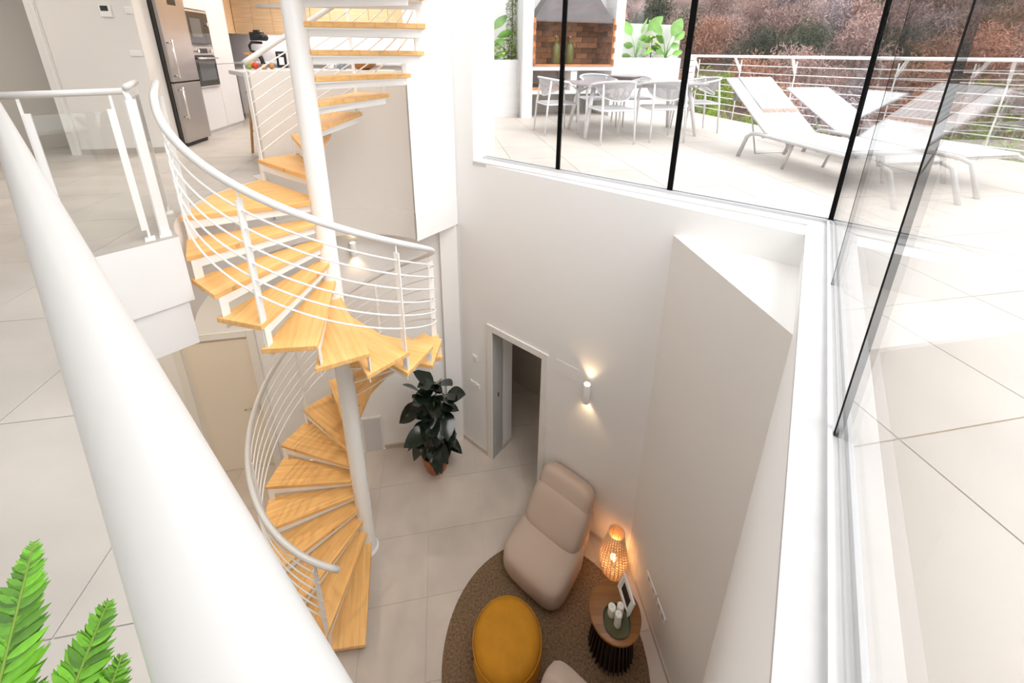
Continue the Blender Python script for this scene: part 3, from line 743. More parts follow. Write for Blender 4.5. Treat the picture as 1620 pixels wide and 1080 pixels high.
tag(obj('end_panel', MB().box((-4.655, 7.38, 6.02), (.03, .6, 1.12)), 'kwood'), 'pale oak side panel closing the left end of the cupboards', 'panel')
us = thing('added_strip_light', 'slim strip light added under the oak wall cupboards to brighten the splashback', 'lamp', (-3.03, 7.5, 5.44))  # lamp added to brighten the dark splashback
obj('light_housing', MB().box((0, 0, .006), (3.0, .03, .012)), 'metal', us, world=False)
obj('diffuser', MB().box((0, 0, -.003), (2.96, .022, .006)), 'ledglow', us, world=False)
ul = bpy.data.objects.new('strip_lamp', bpy.data.lights.new('strip_lamp', 'AREA')); ul.data.shape = 'RECTANGLE'; ul.data.size = 2.9; ul.data.size_y = .03; ul.data.energy = 5; ul.data.color = (1, .95, .9)
ul.location = (0, 0, -.01); ul.rotation_euler = (R(12), 0, 0); C.objects.link(ul); ul.parent = us
# back worktop with base units
for i in range(4):
    x0 = -4.6 + i * .70
    t = thing('base_cabinet', ['white base cabinet at the left of the back worktop', 'white base cabinet second from left below the splashback', 'white base cabinet third from left below the splashback', 'white base cabinet at the right of the back worktop'][i], 'cabinet', (x0, 7.1, ZU), 0, 'white base cabinets below the splashback')
    obj('carcass', MB().box((x0 + .35, 7.36, ZU + .45), (.696, .56, .90)), 'lacq', t)
    obj('door', MB().box((x0 + .35, 7.07, ZU + .47), (.69, .02, .78)), 'lacq', t, bevel=.002)
tag(obj('worktop', MB().box((-3.2, 7.33, ZU + .916), (2.84, .62, .03)), 'lacq', bevel=.003), 'white worktop along the kitchen back wall', 'worktop')
# breakfast bar behind the curved wall
BAR = [onarc(1.165, a) for a in range(140, 70, -8)] + [(-1.24, 4.30), (-1.32, 4.80), (-2.92, 4.95), (-2.92, 4.36)]
bt = thing('breakfast_bar', 'white breakfast bar top behind the curved stair wall', 'counter', (-2.4, 4.4, ZU))
obj('bar_top', MB().prism(BAR, ZU + .885, ZU + .925), 'lacq', bt, bevel=.003)
obj('bar_panel', MB().box((-2.0, 4.70, ZU + .44), (1.5, .04, .88)), 'lacq', bt)
BZ = ZU + .925
so = thing('bar_stool', 'wooden bar stool tucked under the left end of the breakfast bar', 'stool', (-3.0, 4.62, ZU))
obj('seat', MB().lathe([(.0, .66), (.15, .66), (.165, .675), (.165, .69), (.15, .70), (0, .70)], (-2.83, 4.72, ZU), 24), 'stoolwood', so, auto=40)
for dx, dy in ((-1, -1), (1, -1), (1, 1), (-1, 1)):
    obj('leg', MB().tube([(-2.83 + dx * .09, 4.72 + dy * .09, ZU + .66), (-2.83 + dx * .14, 4.72 + dy * .14, ZU)], [.017, .013], 8), 'stoolwood', so, smooth=True)
obj('stretcher', MB().tube([(-2.95, 4.6, ZU + .25), (-2.71, 4.6, ZU + .25), (-2.71, 4.84, ZU + .25), (-2.95, 4.84, ZU + .25), (-2.95, 4.6, ZU + .25)], .009, 8), 'stoolwood', so)
# things on the bar
jr = thing('storage_jar', 'clear glass jar with orange fruit at the left end of the bar', 'jar', (-2.87, 4.66, BZ))
obj('jar_glass', MB().lathe([(.045, 0), (.05, .01), (.05, .12), (.04, .14), (.04, .15)], (-2.87, 4.66, BZ), 20), 'glass_low', jr, smooth=True)
obj('contents', MB().ball((-2.87, 4.66, BZ + .045), (.042, .042, .04)), 'orange', jr, smooth=True)
obj('lid', MB().lathe([(.043, .15), (.045, .155), (.045, .17), (0, .17)], (-2.87, 4.66, BZ), 20), 'orange', jr, auto=40)
for x, y, r_, m_, lab in ((-2.79, 4.62, .034, 'red', 'red pepper beside the glass jar on the bar'), (-2.83, 4.57, .022, 'greenfruit', 'small green lime left of the red pepper'), (-2.69, 4.60, .026, 'stoolwood', 'brown pear nearer the handrail on the bar'), (-2.64, 4.66, .026, 'olivebowl', 'brown onion right of the pear on the bar')):
    t = thing('fruit', lab, 'fruit', (x, y, BZ))
    obj('flesh', MB().ball((x, y, BZ + r_ * 1.05), (r_, r_, r_ * 1.1)), m_, t, smooth=True)
    obj('stalk', MB().tube([(x, y, BZ + r_ * 2.05), (x + .004, y, BZ + r_ * 2.4)], .003, 5), 'stem', t)
cg = thing('camera_gimbal', 'black camera mounted on a handheld gimbal standing on the bar', 'camera', (-2.72, 4.62, BZ))
cx_, cy_ = -2.72, 4.62
obj('camera_body', MB().box((cx_ - .0, cy_, BZ + .335), (.13, .06, .085)).box((cx_ - .0, cy_, BZ + .385), (.05, .05, .03)), 'black', cg, bevel=.006)
obj('lens', MB().tube([(cx_ + .03, cy_ - .03, BZ + .325), (cx_ + .13, cy_ - .075, BZ + .32)], [.036, .033], 18), 'black', cg, smooth=True)
obj('gimbal_arm', MB().tube([(cx_ + .04, cy_, BZ + .27), (cx_ - .07, cy_, BZ + .275), (cx_ - .10, cy_, BZ + .24), (cx_ - .09, cy_, BZ + .19), (cx_ - .02, cy_, BZ + .165)], .014, 8), 'black', cg, smooth=True)
obj('grip', MB().tube([(cx_ - .02, cy_, BZ + .17), (cx_ + .01, cy_, BZ + .10), (cx_ + .025, cy_, BZ)], [.026, .02, .022], 12), 'black', cg, smooth=True)
sg = thing('table_sign', 'small black framed card standing on the bar by the gimbal', 'sign', (-2.53, 4.68, BZ))
obj('sign_frame', MB().box((-2.53, 4.68, BZ + .10), (.10, .012, .17), R(12)), 'black', sg)
obj('sign_card', MB().box((-2.528, 4.672, BZ + .085), (.052, .006, .08), R(12)), 'cupwhite', sg)
obj('sign_heading', MB().box((-2.528, 4.672, BZ + .155), (.055, .006, .012), R(12)), 'concrete', sg)
tag(obj('saucer', MB().lathe([(.03, 0), (.06, .012), (.062, .016), (.03, .006), (0, .006)], (-2.28, 4.62, BZ), 20), 'red', smooth=True), 'red saucer on the bar left of the stair column', 'saucer')
ob = thing('fruit_bowl', 'olive wood bowl on the bar seen between the treads', 'bowl', (-1.66, 4.75, BZ))
obj('bowl_shell', MB().lathe([(.05, 0), (.11, .03), (.15, .085), (.152, .09), (.14, .088), (.10, .04), (0, .015)], (-1.66, 4.75, BZ), 28), 'olivebowl', ob, smooth=True)
obj('wooden_spoon', MB().tube([(-1.78, 4.75, BZ + .10), (-1.60, 4.76, BZ + .04)], [.01, .006], 8), 'stoolwood', ob, smooth=True)
for x, y, m_, lab in ((-2.02, 4.72, 'cupwhite', 'white patterned mug on the bar right of the column'), (-1.90, 4.74, 'cupblue', 'grey blue cup left of the wooden bowl')):
    t = thing('mug', lab, 'mug', (x, y, BZ))
    obj('mug_body', MB().lathe([(.03, 0), (.036, .005), (.038, .075), (.034, .075), (.032, .01), (0, .01)], (x, y, BZ), 20), m_, t, smooth=True)
    obj('handle', MB().tube([(x + .036, y, BZ + .06), (x + .06, y, BZ + .055), (x + .06, y, BZ + .025), (x + .036, y, BZ + .018)], .005, 6), m_, t, smooth=True)

# ------------------------------------------------------------------ lower room furniture
rg = tag(obj('rug', MB().lathe([(0, .0), (.90, .0), (.915, .004), (.92, .010), (.91, .016), (0, .017)], (.34, 2.24, 0.001), 72), 'rug', auto=40), 'round brown textured rug under the seating', 'rug')
RZ0 = .019
def pillow(b, c, d, nx=10, ny=10, e=3.2, bow=(0, 0, 0)):
    """superellipsoid cushion, center c, half sizes d"""
    n = 14; rows = []
    def sp(v, p): return math.copysign(abs(v) ** p, v)
    for i in range(n + 1):
        a = -PI / 2 + PI * i / n; row = []
        for k in range(25):
            t_ = 2 * PI * k / 24
            x = sp(math.cos(a), 2 / e) * sp(math.cos(t_), 2 / e); y = sp(math.cos(a), 2 / e) * sp(math.sin(t_), 2 / e); z = sp(math.sin(a), 2 / e)
            row.append((x, y, z))
        rows.append(row)
    return rows
def cushion_mesh(name, hx, y0, y1, zb, zt, lean=0, e=3.4, m='chair', taper=0):
    """a soft block from y0 to y1, bottom zb(y) top zt(y)"""
    rows = pillow(None, None, None, e=e); out = []
    for row in rows:
        r2 = []
        for x, y, z in row:
            f_ = (y + 1) / 2; yy = y0 + (y1 - y0) * f_
            b_, t_ = zb(f_), zt(f_)
            zz = b_ + (t_ - b_) * (z + 1) / 2
            r2.append((x * hx * (1 - taper * f_), yy + lean * (z + 1) / 2, zz))
        out.append(r2)
    return MB().grid(out).mesh(name, m, True)
lc_ang = math.atan2(TD.y, TD.x)
fc = Vector((.262, 2.78))
ch = thing('lounge_chair', 'beige fabric lounge chair against the wall below the sconce', 'chair', (fc.x, fc.y, RZ0), lc_ang)
obj('seat_cushion', cushion_mesh('seat', .365, -.16, .52, lambda f: 0, lambda f: .34 + .12 * f, e=4.2), None, ch, world=False)
# the back rises in two soft rolls
def roll(name, y, z, ry, rz, tilt, hx):
    rows = pillow(None, None, None, e=4.2); out = []
    ca, sa = math.cos(tilt), math.sin(tilt)
    for row in rows:
        out.append([(x * hx, y + (yy * ry) * ca - (zz * rz) * sa, z + (yy * ry) * sa + (zz * rz) * ca) for x, yy, zz in row])
    return MB().grid(out).mesh(name, 'chair', True)
obj('back_cushion', roll('back', .47, .44, .25, .19, R(50), .335), None, ch, world=False)
obj('head_cushion', roll('head', .60, .65, .17, .13, R(58), .305), None, ch, world=False)
obj('back_base', cushion_mesh('base', .315, .30, .72, lambda f: 0, lambda f: .42 + .12 * f, e=3.0), None, ch, world=False)
c2 = dup(ch, (.15, 1.16, RZ0), lc_ang, 'beige lounge chair cut off by the bottom edge beside the pouf')
pf = thing('pouf', 'mustard yellow round pouf on the rug', 'pouf', (0, 2.19, RZ0))
obj('pouf_cover', MB().lathe([(0, 0), (.24, 0), (.275, .02), (.295, .10), (.30, .22), (.292, .33), (.27, .39), (.22, .418), (.12, .43), (0, .433)], (0, 2.19, RZ0), 48), 'pouf', pf, smooth=True)
obj('piping', MB().tube([(.296 * math.cos(2 * PI * k / 48), 2.19 + .296 * math.sin(2 * PI * k / 48), RZ0 + .345 - 0) for k in range(49)], .005, 6), 'pouf', pf, smooth=True)
obj('carry_tab', MB().box((-.30, 2.12, RZ0 + .27), (.02, .05, .03), .2), 'stem', pf)
# side table
TC = Vector((.95, 2.31))
tb = thing('side_table', 'round wooden side table with a dark slatted base', 'table', (TC.x, TC.y, RZ0))
obj('table_top', MB().lathe([(0, .465), (.215, .465), (.225, .472), (.225, .492), (.215, .5), (0, .5)], (0, 0, 0), 56), 'tabletop', tb, auto=40, world=False)
sm_ = MB().bar((.135, 0, .466), (.19, 0, .0), .03, .009, (1, 0, 0)).mesh('slat', 'slat')
for k in range(30):
    o = bpy.data.objects.new('slat', sm_); C.objects.link(o); o.parent = tb; o.rotation_euler = (0, 0, 2 * PI * k / 30)
obj('core', MB().lathe([(.175, 0), (.12, .465)], (0, 0, 0), 32), 'slat', tb, smooth=True, world=False)
TZ = RZ0 + .5
dc = Vector((.945, 2.235))
tr_ = thing('candle_dish', 'round olive green dish holding three candles', 'dish', (dc.x, dc.y, TZ))
obj('dish_bowl', MB().lathe([(0, .001), (.10, .001), (.118, .014), (.12, .03), (.113, .03), (.108, .014), (0, .008)], (dc.x, dc.y, TZ), 40), 'tray', tr_, auto=50)
for (dx, dy, r_, h_, lab) in ((-.035, .05, .033, .10, 'short ivory candle at the left of the dish'), (.035, .045, .029, .13, 'ivory candle at the right of the dish beside the photo frame'), (.0, -.02, .029, .15, 'tall ivory candle in front in the dish')):
    c = (dc.x + dx, dc.y + dy, TZ + .009)
    t = thing('candle', lab, 'candle', c)
    obj('wax', MB().lathe([(0, 0), (r_, 0), (r_, h_ - .006), (r_ - .006, h_), (0, h_ - .006)], c, 24), 'candle', t, auto=40)
    obj('wick', MB().tube([(c[0], c[1], c[2] + h_ - .008), (c[0] + .002, c[1], c[2] + h_ + .008)], .0015, 5), 'black', t)
pfm = thing('photo_frame', 'white photo frame leaning back on the side table', 'frame', (1.035, 2.375, TZ), R(-83))
def leaned(b, ang=R(-14)):
    b.v = [(x, y * math.cos(ang) - z * math.sin(ang), y * math.sin(ang) + z * math.cos(ang)) for x, y, z in b.v]; return b
bf = MB()
for c, d in (((0, 0, .014), (.23, .016, .028)), ((0, 0, .166), (.23, .016, .028)), ((-.101, 0, .09), (.028, .016, .126)), ((.101, 0, .09), (.028, .016, .126))): bf.box(c, d)
obj('frame_border', leaned(bf), 'plate', pfm, world=False, loc=(0, 0, .004))
obj('photo_mat', leaned(MB().box((0, .002, .09), (.176, .006, .126))), 'plate', pfm, world=False, loc=(0, 0, .004))
obj('photograph', leaned(MB().box((0, -.002, .09), (.135, .004, .088))), 'photo', pfm, world=False, loc=(0, 0, .004))
obj('stand', MB().bar((0, .035, .14), (0, .10, .003), .03, .005, (1, 0, 0)), 'black', pfm, world=False)
# woven lamp
LP = Vector((1.105, 2.915))
lm = thing('floor_lamp', 'glowing wicker vase shaped lamp in the corner', 'lamp', (LP.x, LP.y, 0)); lm.scale = (1.17, 1.17, 1.1)
def lampr(z): 
    P_ = ((0, .088), (.06, .110), (.13, .121), (.20, .118), (.28, .103), (.36, .086), (.44, .073), (.51, .066))
    for (a, ra), (b, rb2) in zip(P_[:-1], P_[1:]):
        if z <= b: return ra + (rb2 - ra) * (z - a) / (b - a)
    return P_[-1][1]
bw = MB(); seg = 44
for i in range(34):
    z = .012 + i * .0145; r_ = lampr(z)
    bw.tube([((r_ + (.003 if (k + i) % 2 else -.002)) * math.cos(2 * PI * k / seg), (r_ + (.003 if (k + i) % 2 else -.002)) * math.sin(2 * PI * k / seg), z) for k in range(seg + 1)], .0042, 4, False)
wv = obj('weave', bw, 'rattan', lm, world=False); wv['kind'] = 'stuff'
br_ = MB()
for k in range(22):
    br_.tube([(lampr(z) * math.cos(2 * PI * k / 22), lampr(z) * math.sin(2 * PI * k / 22), z) for z in (.008, .08, .16, .25, .34, .42, .495)], .004, 4)
rb = obj('rib_cane', br_, 'rattan', lm, world=False); rb['kind'] = 'stuff'
for z, nm in ((.006, 'bottom_ring'), (.497, 'top_ring')):
    r_ = lampr(z); obj(nm, MB().tube([(r_ * math.cos(2 * PI * k / 32), r_ * math.sin(2 * PI * k / 32), z) for k in range(33)], .007, 6), 'rattan', lm, smooth=True, world=False)
obj('base_plate', MB().lathe([(0, .002), (.10, .002), (.10, .012), (0, .012)], (0, 0, 0), 24), 'rattan', lm, world=False)
obj('bulb', MB().ball((0, 0, .16), (.028, .028, .036)), 'bulb', lm, smooth=True, world=False)
obj('lamp_holder', MB().lathe([(.022, .012), (.018, .12), (0, .125)], (0, 0, 0), 14), 'black', lm, world=False)
pl = bpy.data.objects.new('lamp_light', bpy.data.lights.new('lamp_light', 'POINT')); pl.data.energy = .75; pl.data.color = (1, .58, .27); pl.data.shadow_soft_size = .03
pl.location = (LP.x, LP.y, .23); link(pl, lm)

# rubber plant
def leaf_mesh(name, L_, W_, m, fold=.25, droop=.25, n=7, pet=.12):
    rows = []
    for i in range(n + 1):
        t_ = i / n; wdt = W_ * (math.sin(PI * min(1, t_ * .98 + .02)) ** .75) * (1.05 - .25 * t_) ; z = -droop * L_ * t_ * t_
        rows.append([(pet * L_ + L_ * t_, sx * wdt, z + abs(sx) * wdt * fold) for sx in (-1, -.5, 0, .5, 1)])
    b = MB().grid(rows); b.tube([(0, 0, 0), (pet * L_ + .02 * L_, 0, 0)], L_ * .018, 5)
    return b.mesh(name, m, True)
PT = Vector((-.95, 4.02))
rp = thing('potted_rubber_plant', 'dark leafy rubber plant in a terracotta pot by the lower corner', 'plant', (PT.x, PT.y, 0))
obj('pot', MB().lathe([(0, 0), (.115, 0), (.125, .01), (.165, .14), (.185, .28), (.192, .30), (.18, .30), (.172, .27), (0, .27)], (0, 0, 0), 40), 'terracotta', rp, auto=50, world=False)
obj('soil', MB().lathe([(0, .272), (.172, .272)], (0, 0, 0), 24), 'soil', rp, world=False)
lf = [leaf_mesh('leaf', .26, .098, 'leafdark', .16, d_) for d_ in (.15, .35, .6)]
rnd = random.Random(5)
stems = [((0.02, 0.0), (.06, -.05), 1.42), ((-.04, .02), (-.12, -.02), 1.22), ((.05, .03), (.14, .0), 1.20), ((0, -.04), (-.02, -.12), .95)]
for (sx, sy), (tx, ty), h_ in stems:
    obj('stem', MB().tube([(sx, sy, .27), ((sx + tx) / 2, (sy + ty) / 2, .27 + (h_ - .27) * .5), (tx, ty, h_)], [.010, .008, .005], 7), 'stem', rp, smooth=True, world=False)
    nl = int((h_ - .34) / .058)
    for i in range(nl + 4):
        f_ = min(1, .20 + .80 * i / nl); z = .27 + (h_ - .27) * f_
        o = bpy.data.objects.new('leaf', lf[0] if i >= nl - 1 else lf[rnd.choice((0, 1, 1, 2))]); C.objects.link(o); o.parent = rp
        o.location = (sx + (tx - sx) * f_, sy + (ty - sy) * f_, z)
        pitch = rnd.uniform(-.9, -.3) if i >= nl - 1 else rnd.uniform(-.35, .75)
        a_z = i * 2.4 + rnd.uniform(-.4, .4)
        if math.cos(a_z - 1.5) > .4: a_z = 1.5 + PI + rnd.uniform(-1.6, 1.6)
        o.rotation_euler = (rnd.uniform(-.5, .5), pitch, a_z)
        s_ = rnd.uniform(.85, 1.25) * (.8 if i > nl else 1); o.scale = (s_, s_, s_)

# ------------------------------------------------------------------ fern at the camera's left
FP = Vector((-.47, .02))
fn_ = thing('potted_fern', 'bright green fern fronds rising at the bottom left', 'plant', (FP.x, FP.y, ZU))
obj('pot', MB().lathe([(0, 0), (.09, 0), (.12, .24), (.125, .25), (.11, .25), (0, .23)], (0, 0, 0), 28), 'terracotta', fn_, auto=50, world=False)
lfm = leaf_mesh('leaflet', .062, .0088, 'fern', .1, .25, 5, .02)
rest = MB()
def frond(p0, p1, p2, L0, n=88, twist=0, solo=False):
    p0, p1, p2 = Vector(p0) - Vector((FP.x, FP.y, ZU)), Vector(p1) - Vector((FP.x, FP.y, ZU)), Vector(p2) - Vector((FP.x, FP.y, ZU))
    pts = [p0 * (1 - t_) ** 2 + p1 * 2 * t_ * (1 - t_) + p2 * t_ * t_ for t_ in [i / 24 for i in range(25)]]
    o = obj('frond', MB().tube(pts, [.0028 - .002 * i / 24 for i in range(25)], 5), 'fernstem', fn_, smooth=True, world=False)
    toc = (EYE - Vector((FP.x, FP.y, ZU)) - p1).normalized()
    for i in range(n):
        t_ = .22 + .78 * i / n
        p = p0 * (1 - t_) ** 2 + p1 * 2 * t_ * (1 - t_) + p2 * t_ * t_; d_ = ((p1 - p0) * 2 * (1 - t_) + (p2 - p1) * 2 * t_).normalized()
        nrm = (toc + Vector((twist, 0, .3))); nrm = (nrm - nrm.dot(d_) * d_).normalized(); sd = nrm.cross(d_)
        s_ = L0 * (1.03 - t_) ** .85 * (1 if t_ > .3 else .7) * rnd.uniform(.85, 1.1)
        for sg_ in (-1, 1):
            x_ = (sd * sg_ + d_ * (.35 + .4 * t_) + nrm * rnd.uniform(-.35, .3)).normalized(); y_ = nrm.cross(x_).normalized(); z_ = x_.cross(y_)
            mt = Matrix((x_, y_, z_)).transposed().to_4x4(); mt.translation = p
            mt = mt @ Matrix.Diagonal((s_, s_ * 1.12, s_, 1))
            if solo and t_ > .5:
                l = bpy.data.objects.new('leaflet', lfm); C.objects.link(l); l.parent = o; l.matrix_local = mt
            else: rest.add([mt @ v.co for v in lfm.vertices], [tuple(f_.vertices) for f_ in lfm.polygons])
base = (FP.x, FP.y, ZU + .24)
frond(base, (-.439, .208, 4.68), (-.449, .266, 4.755), 1.12, solo=True)
frond(base, (-.385, .214, 4.67), (-.364, .240, 4.72), 1.0, solo=True)
frond(base, (-.368, .209, 4.62), (-.347, .222, 4.68), .95, solo=True)
frond(base, (-.494, .220, 4.62), (-.452, .234, 4.70), .85)
frond(base, (-.42, .17, 4.62), (-.39, .20, 4.67), .85)
frond(base, (-.60, .10, 4.60), (-.60, .22, 4.58), 1.0)
frond(base, (-.66, .02, 4.58), (-.70, .10, 4.55), 1.0)
frond(base, (-.46, -.08, 4.55), (-.45, -.20, 4.52), 1.0)

ro = obj('leaflets', rest.mesh('leaflets', 'fern', True), None, fn_, world=False); ro['kind'] = 'stuff'

# ------------------------------------------------------------------ terrace
# white garden walls
struct('wall_garden', MB().wall((-1.4, 8.5), (.30, 9.1), ZU, 6.9, .15), 'white_out')
struct('wall_garden_right', MB().wall((2.05, 9.75), (3.95, 10.35), ZU, 5.86, .15), 'white_out')
struct('wall_house_left', MB().wall((-.62, 4.62), (-.95, 9.0), ZU, TOP, .15, 1), 'white_out')
def planter(label, corners, z1):
    t = thing('planter_box', label, 'planter', (*corners[0], ZU))
    n = len(corners); cc = Vector((sum(c[0] for c in corners) / n, sum(c[1] for c in corners) / n))
    inner = [tuple(cc + (Vector(c) - cc) * .86) for c in corners]
    b = MB()
    for i in range(n):
        j = (i + 1) % n; b.prism([corners[i], corners[j], inner[j], inner[i]], ZU, z1)
    obj('planter_wall', b, 'white_out', t)
    obj('soil', MB().prism(inner, ZU + .05, z1 - .04), 'soil', t)
    return t
planter('white planter box left of the barbecue', [(-.56, 7.43), (.10, 7.655), (-.05, 8.25), (-.75, 8.05)], 5.085)
planter('long white planter right of the barbecue', [(2.12, 9.05), (3.72, 9.55), (3.62, 10.1), (1.95, 9.6)], 5.13)
# barbecue
BQ = Vector((.16, 7.40)); bd = Vector((1.52, .42)).normalized(); bn = Vector((-bd.y, bd.x))
def Bq(u, v): p = BQ + bd * u + bn * v; return (p.x, p.y)
def bbox_(u0, u1, v0, v1, z0, z1): return MB().prism([Bq(u0, v0), Bq(u1, v0), Bq(u1, v1), Bq(u0, v1)], ZU + z0, ZU + z1)
bq = thing('barbecue', 'built-in white masonry barbecue with brick niche and grey hood', 'barbecue', (*BQ, ZU))
obj('pillar', bbox_(0, .19, 0, .7, 0, 2.7), 'white_out', bq)
obj('pillar', bbox_(1.72, 1.90, 0, .7, 0, 2.7), 'white_out', bq)
obj('counter_slab', bbox_(.19, 1.72, 0, .7, .83, .905), 'white_out', bq)
obj('shelf_slab', bbox_(.19, 1.72, .0, .7, .42, .48), 'white_out', bq)
obj('divider', bbox_(.92, 1.04, .02, .7, .48, .83), 'white_out', bq)
obj('back_panel', bbox_(.19, 1.72, .66, .7, 0, .83), 'concrete', bq)
obj('niche_wall', bbox_(.19, 1.72, .66, .70, .905, 1.75), 'mortar', bq)
obj('chimney_breast', bbox_(.19, 1.72, .42, .70, 1.75, 2.7), 'white_out', bq)
obj('niche_floor', bbox_(.19, 1.72, .02, .66, .905, .93), 'brick', bq)
hd = MB(); z0, z1 = ZU + 1.66, ZU + 2.4
lo = [Bq(.19, .0), Bq(1.68, .0), Bq(1.68, .42), Bq(.19, .42)]; hi = [Bq(.72, .15), Bq(1.18, .15), Bq(1.18, .42), Bq(.72, .42)]
hd.add([(*p, z0) for p in lo] + [(*p, z1) for p in hi], [(0, 1, 5, 4), (1, 2, 6, 5), (2, 3, 7, 6), (3, 0, 4, 7), (4, 5, 6, 7)])
obj('hood', hd, 'hood', bq)
obj('hood_rim', bbox_(.19, 1.68, -.006, .012, 1.635, 1.66), 'hood', bq)
# brick courses at the back, sides and front edging
bm1 = MB().box((0, 0, 0), (.228, .03, .092)).mesh('brick', 'brick'); bm2 = MB().box((0, 0, 0), (.11, .03, .092)).mesh('brick', 'brick')
ba = math.atan2(bd.y, bd.x); rb_ = random.Random(3)
for row in range(8):
    u = .20 - (.12 if row % 2 else 0)
    while u < 1.71:
        w_ = .235; u0, u1 = max(u, .2), min(u + w_, 1.715)
        if u1 - u0 > .04:
            o = bpy.data.objects.new('brick', bm1); C.objects.link(o); o.parent = bq
            p = Bq((u0 + u1) / 2, .648 - rb_.uniform(0, .008)); o.location = (p[0] - BQ.x, p[1] - BQ.y, .98 + row * .098); o.rotation_euler = (0, 0, ba); o.scale = ((u1 - u0 - .007) / .228, 1, 1)
        u += w_
for row in range(8):
    for k in range(3):
        for side in (0, 1):
            o = bpy.data.objects.new('brick', bm1); C.objects.link(o); o.parent = bq
            p = Bq(.205 if side == 0 else 1.705, .13 + k * .232 - (.0 if row % 2 else .09)); o.location = (p[0] - BQ.x, p[1] - BQ.y, .98 + row * .098); o.rotation_euler = (0, 0, ba + PI / 2); o.scale = (.97 * (1 if k else .8), 1, 1)
be = MB().box((0, 0, 0), (.225, .03, .03)).mesh('edge_brick', 'brickedge'); bv = MB().box((0, 0, 0), (.035, .03, .092)).mesh('edge_brick', 'brickedge')
for k in range(7):
    o = bpy.data.objects.new('edge_brick', be); C.objects.link(o); o.parent = bq; p = Bq(.30 + k * .222, .0); o.location = (p[0] - BQ.x, p[1] - BQ.y, .922); o.rotation_euler = (0, 0, ba)
for row in range(8):
    for side in (0, 1):
        o = bpy.data.objects.new('edge_brick', bv); C.objects.link(o); o.parent = bq; p = Bq(.205 if side == 0 else 1.70, .0); o.location = (p[0] - BQ.x, p[1] - BQ.y, .985 + row * .094); o.rotation_euler = (0, 0, ba)
for u, lab in ((.73, 'olive green glass bottle in the brick niche, left of two'), (1.0, 'olive green glass bottle in the brick niche, right of two')):
    p = Bq(u, .33)
    t = thing('glass_bottle', lab, 'bottle', (*p, ZU + .93))
    obj('bottle_glass', MB().lathe([(0, .002), (.065, .002), (.078, .02), (.08, .30), (.06, .36), (.026, .395), (.024, .45), (.029, .455), (.029, .467), (0, .467)], (*p, ZU + .93), 24), 'bottle', t, smooth=True)
    obj('stopper', MB().lathe([(.018, .467), (.02, .495), (0, .5)], (*p, ZU + .93), 12), 'concrete', t, smooth=True)
p0_ = Bq(.55, .3)
tag(obj('terracotta_slab', bbox_(.22, .75, .10, .5, .48, .54), 'brickedge', bevel=.006), 'orange terracotta slab on the shelf below the barbecue', 'slab')
tag(obj('grill_tray', bbox_(.22, .40, .08, .4, .542, .575), 'black', bevel=.004), 'small dark tray on the terracotta slab under the barbecue', 'tray')
dp = (.115, 7.56)
tag(obj('drain_pipe', MB().tube([(dp[0] - .0, dp[1] - .02, ZU), (dp[0] - .0, dp[1] - .02, ZU + 1.02)], .028, 12), 'concrete', smooth=True), 'grey pipe in the gap between planter and barbecue', 'pipe')

# terrace plants
def stalkplant(name, label, base_, leaves, mat_='leaf', cat='plant'):
    t = thing(name, label, cat, base_)
    for (dx, dy, dz, L_, W_, az_, pit) in leaves:
        obj('stem', MB().tube([(0, 0, 0), (dx * .4, dy * .4, dz * .6), (dx, dy, dz)], [.012, .009, .006], 6), 'leaf', t, smooth=True, world=False)
        o = obj('leaf', leaf_mesh('leaf', L_ * 1.25, W_ * 1.5, mat_, .15, .10, 7, .05), None, t, world=False, loc=(dx, dy, dz)); o.rotation_euler = (rnd.choice((-1, 1)) * rnd.uniform(.75, 1.35), pit, az_)
    return t
right = math.atan2(.2, 1)
stalkplant('bird_of_paradise', 'tall broad leaved plant at the left of the long planter', (2.72, 9.62, 5.10),
    [(-.12, 0, .48, .30, .075, PI - .5, -1.0), (.10, 0, .52, .30, .075, .9, -1.15), (.22, .05, .58, .38, .085, .2, -.75), (.16, 0, .36, .20, .055, .3, -.45), (-.06, .0, .26, .18, .055, PI, -.2), (.08, .0, .20, .18, .05, 1.2, -.9), (.04, 0, .42, .16, .05, .1, -.2), (.12, -.05, .10, .2, .04, -.3, -.4), (-.10, -.05, .05, .2, .04, PI, -.1)])
stalkplant('bird_of_paradise', 'tall broad leaved plant at the right of the long planter', (3.47, 9.84, 5.10),
    [(-.12, 0, .50, .36, .08, PI - .3, -.85), (.08, 0, .48, .40, .095, .5, -.95), (.16, 0, .40, .26, .07, .3, -.7), (-.06, 0, .34, .22, .06, PI - .9, -.7), (.10, 0, .24, .20, .06, .4, -.4), (-.10, 0, .20, .20, .06, PI, -.3), (-.06, 0, .12, .2, .06, PI + .5, -.4), (.14, 0, .1, .2, .05, 0, -.3)])
def bushy(name, label, base_, n, rx, rz, L_, m_, seed, cat='plant'):
    t = thing(name, label, cat, base_); q = random.Random(seed)
    obj('stem', MB().tube([(0, 0, 0), (0, 0, rz * .9)], [.012, .004], 6), 'stem', t, world=False)
    lm_ = leaf_mesh('leaf', L_, L_ * .32, m_, .2, .2, 4, .1)
    for i in range(n):
        f_ = (i + .5) / n; a_ = i * 2.4; r_ = rx * q.uniform(.2, .75) * (1.1 - f_ * .5)
        o = bpy.data.objects.new('leaf', lm_); C.objects.link(o); o.parent = t; o.location = (r_ * math.cos(a_), r_ * math.sin(a_), rz * f_)
        o.rotation_euler = (q.uniform(-.5, .5), q.uniform(-.6, .3), a_); s_ = q.uniform(.7, 1.2); o.scale = (s_, s_, s_)
    return t
bushy('leafy_herb', 'small yellow green plant in the middle of the long planter', (3.10, 9.74, 5.10), 42, .16, .50, .13, 'leaf2', 4)
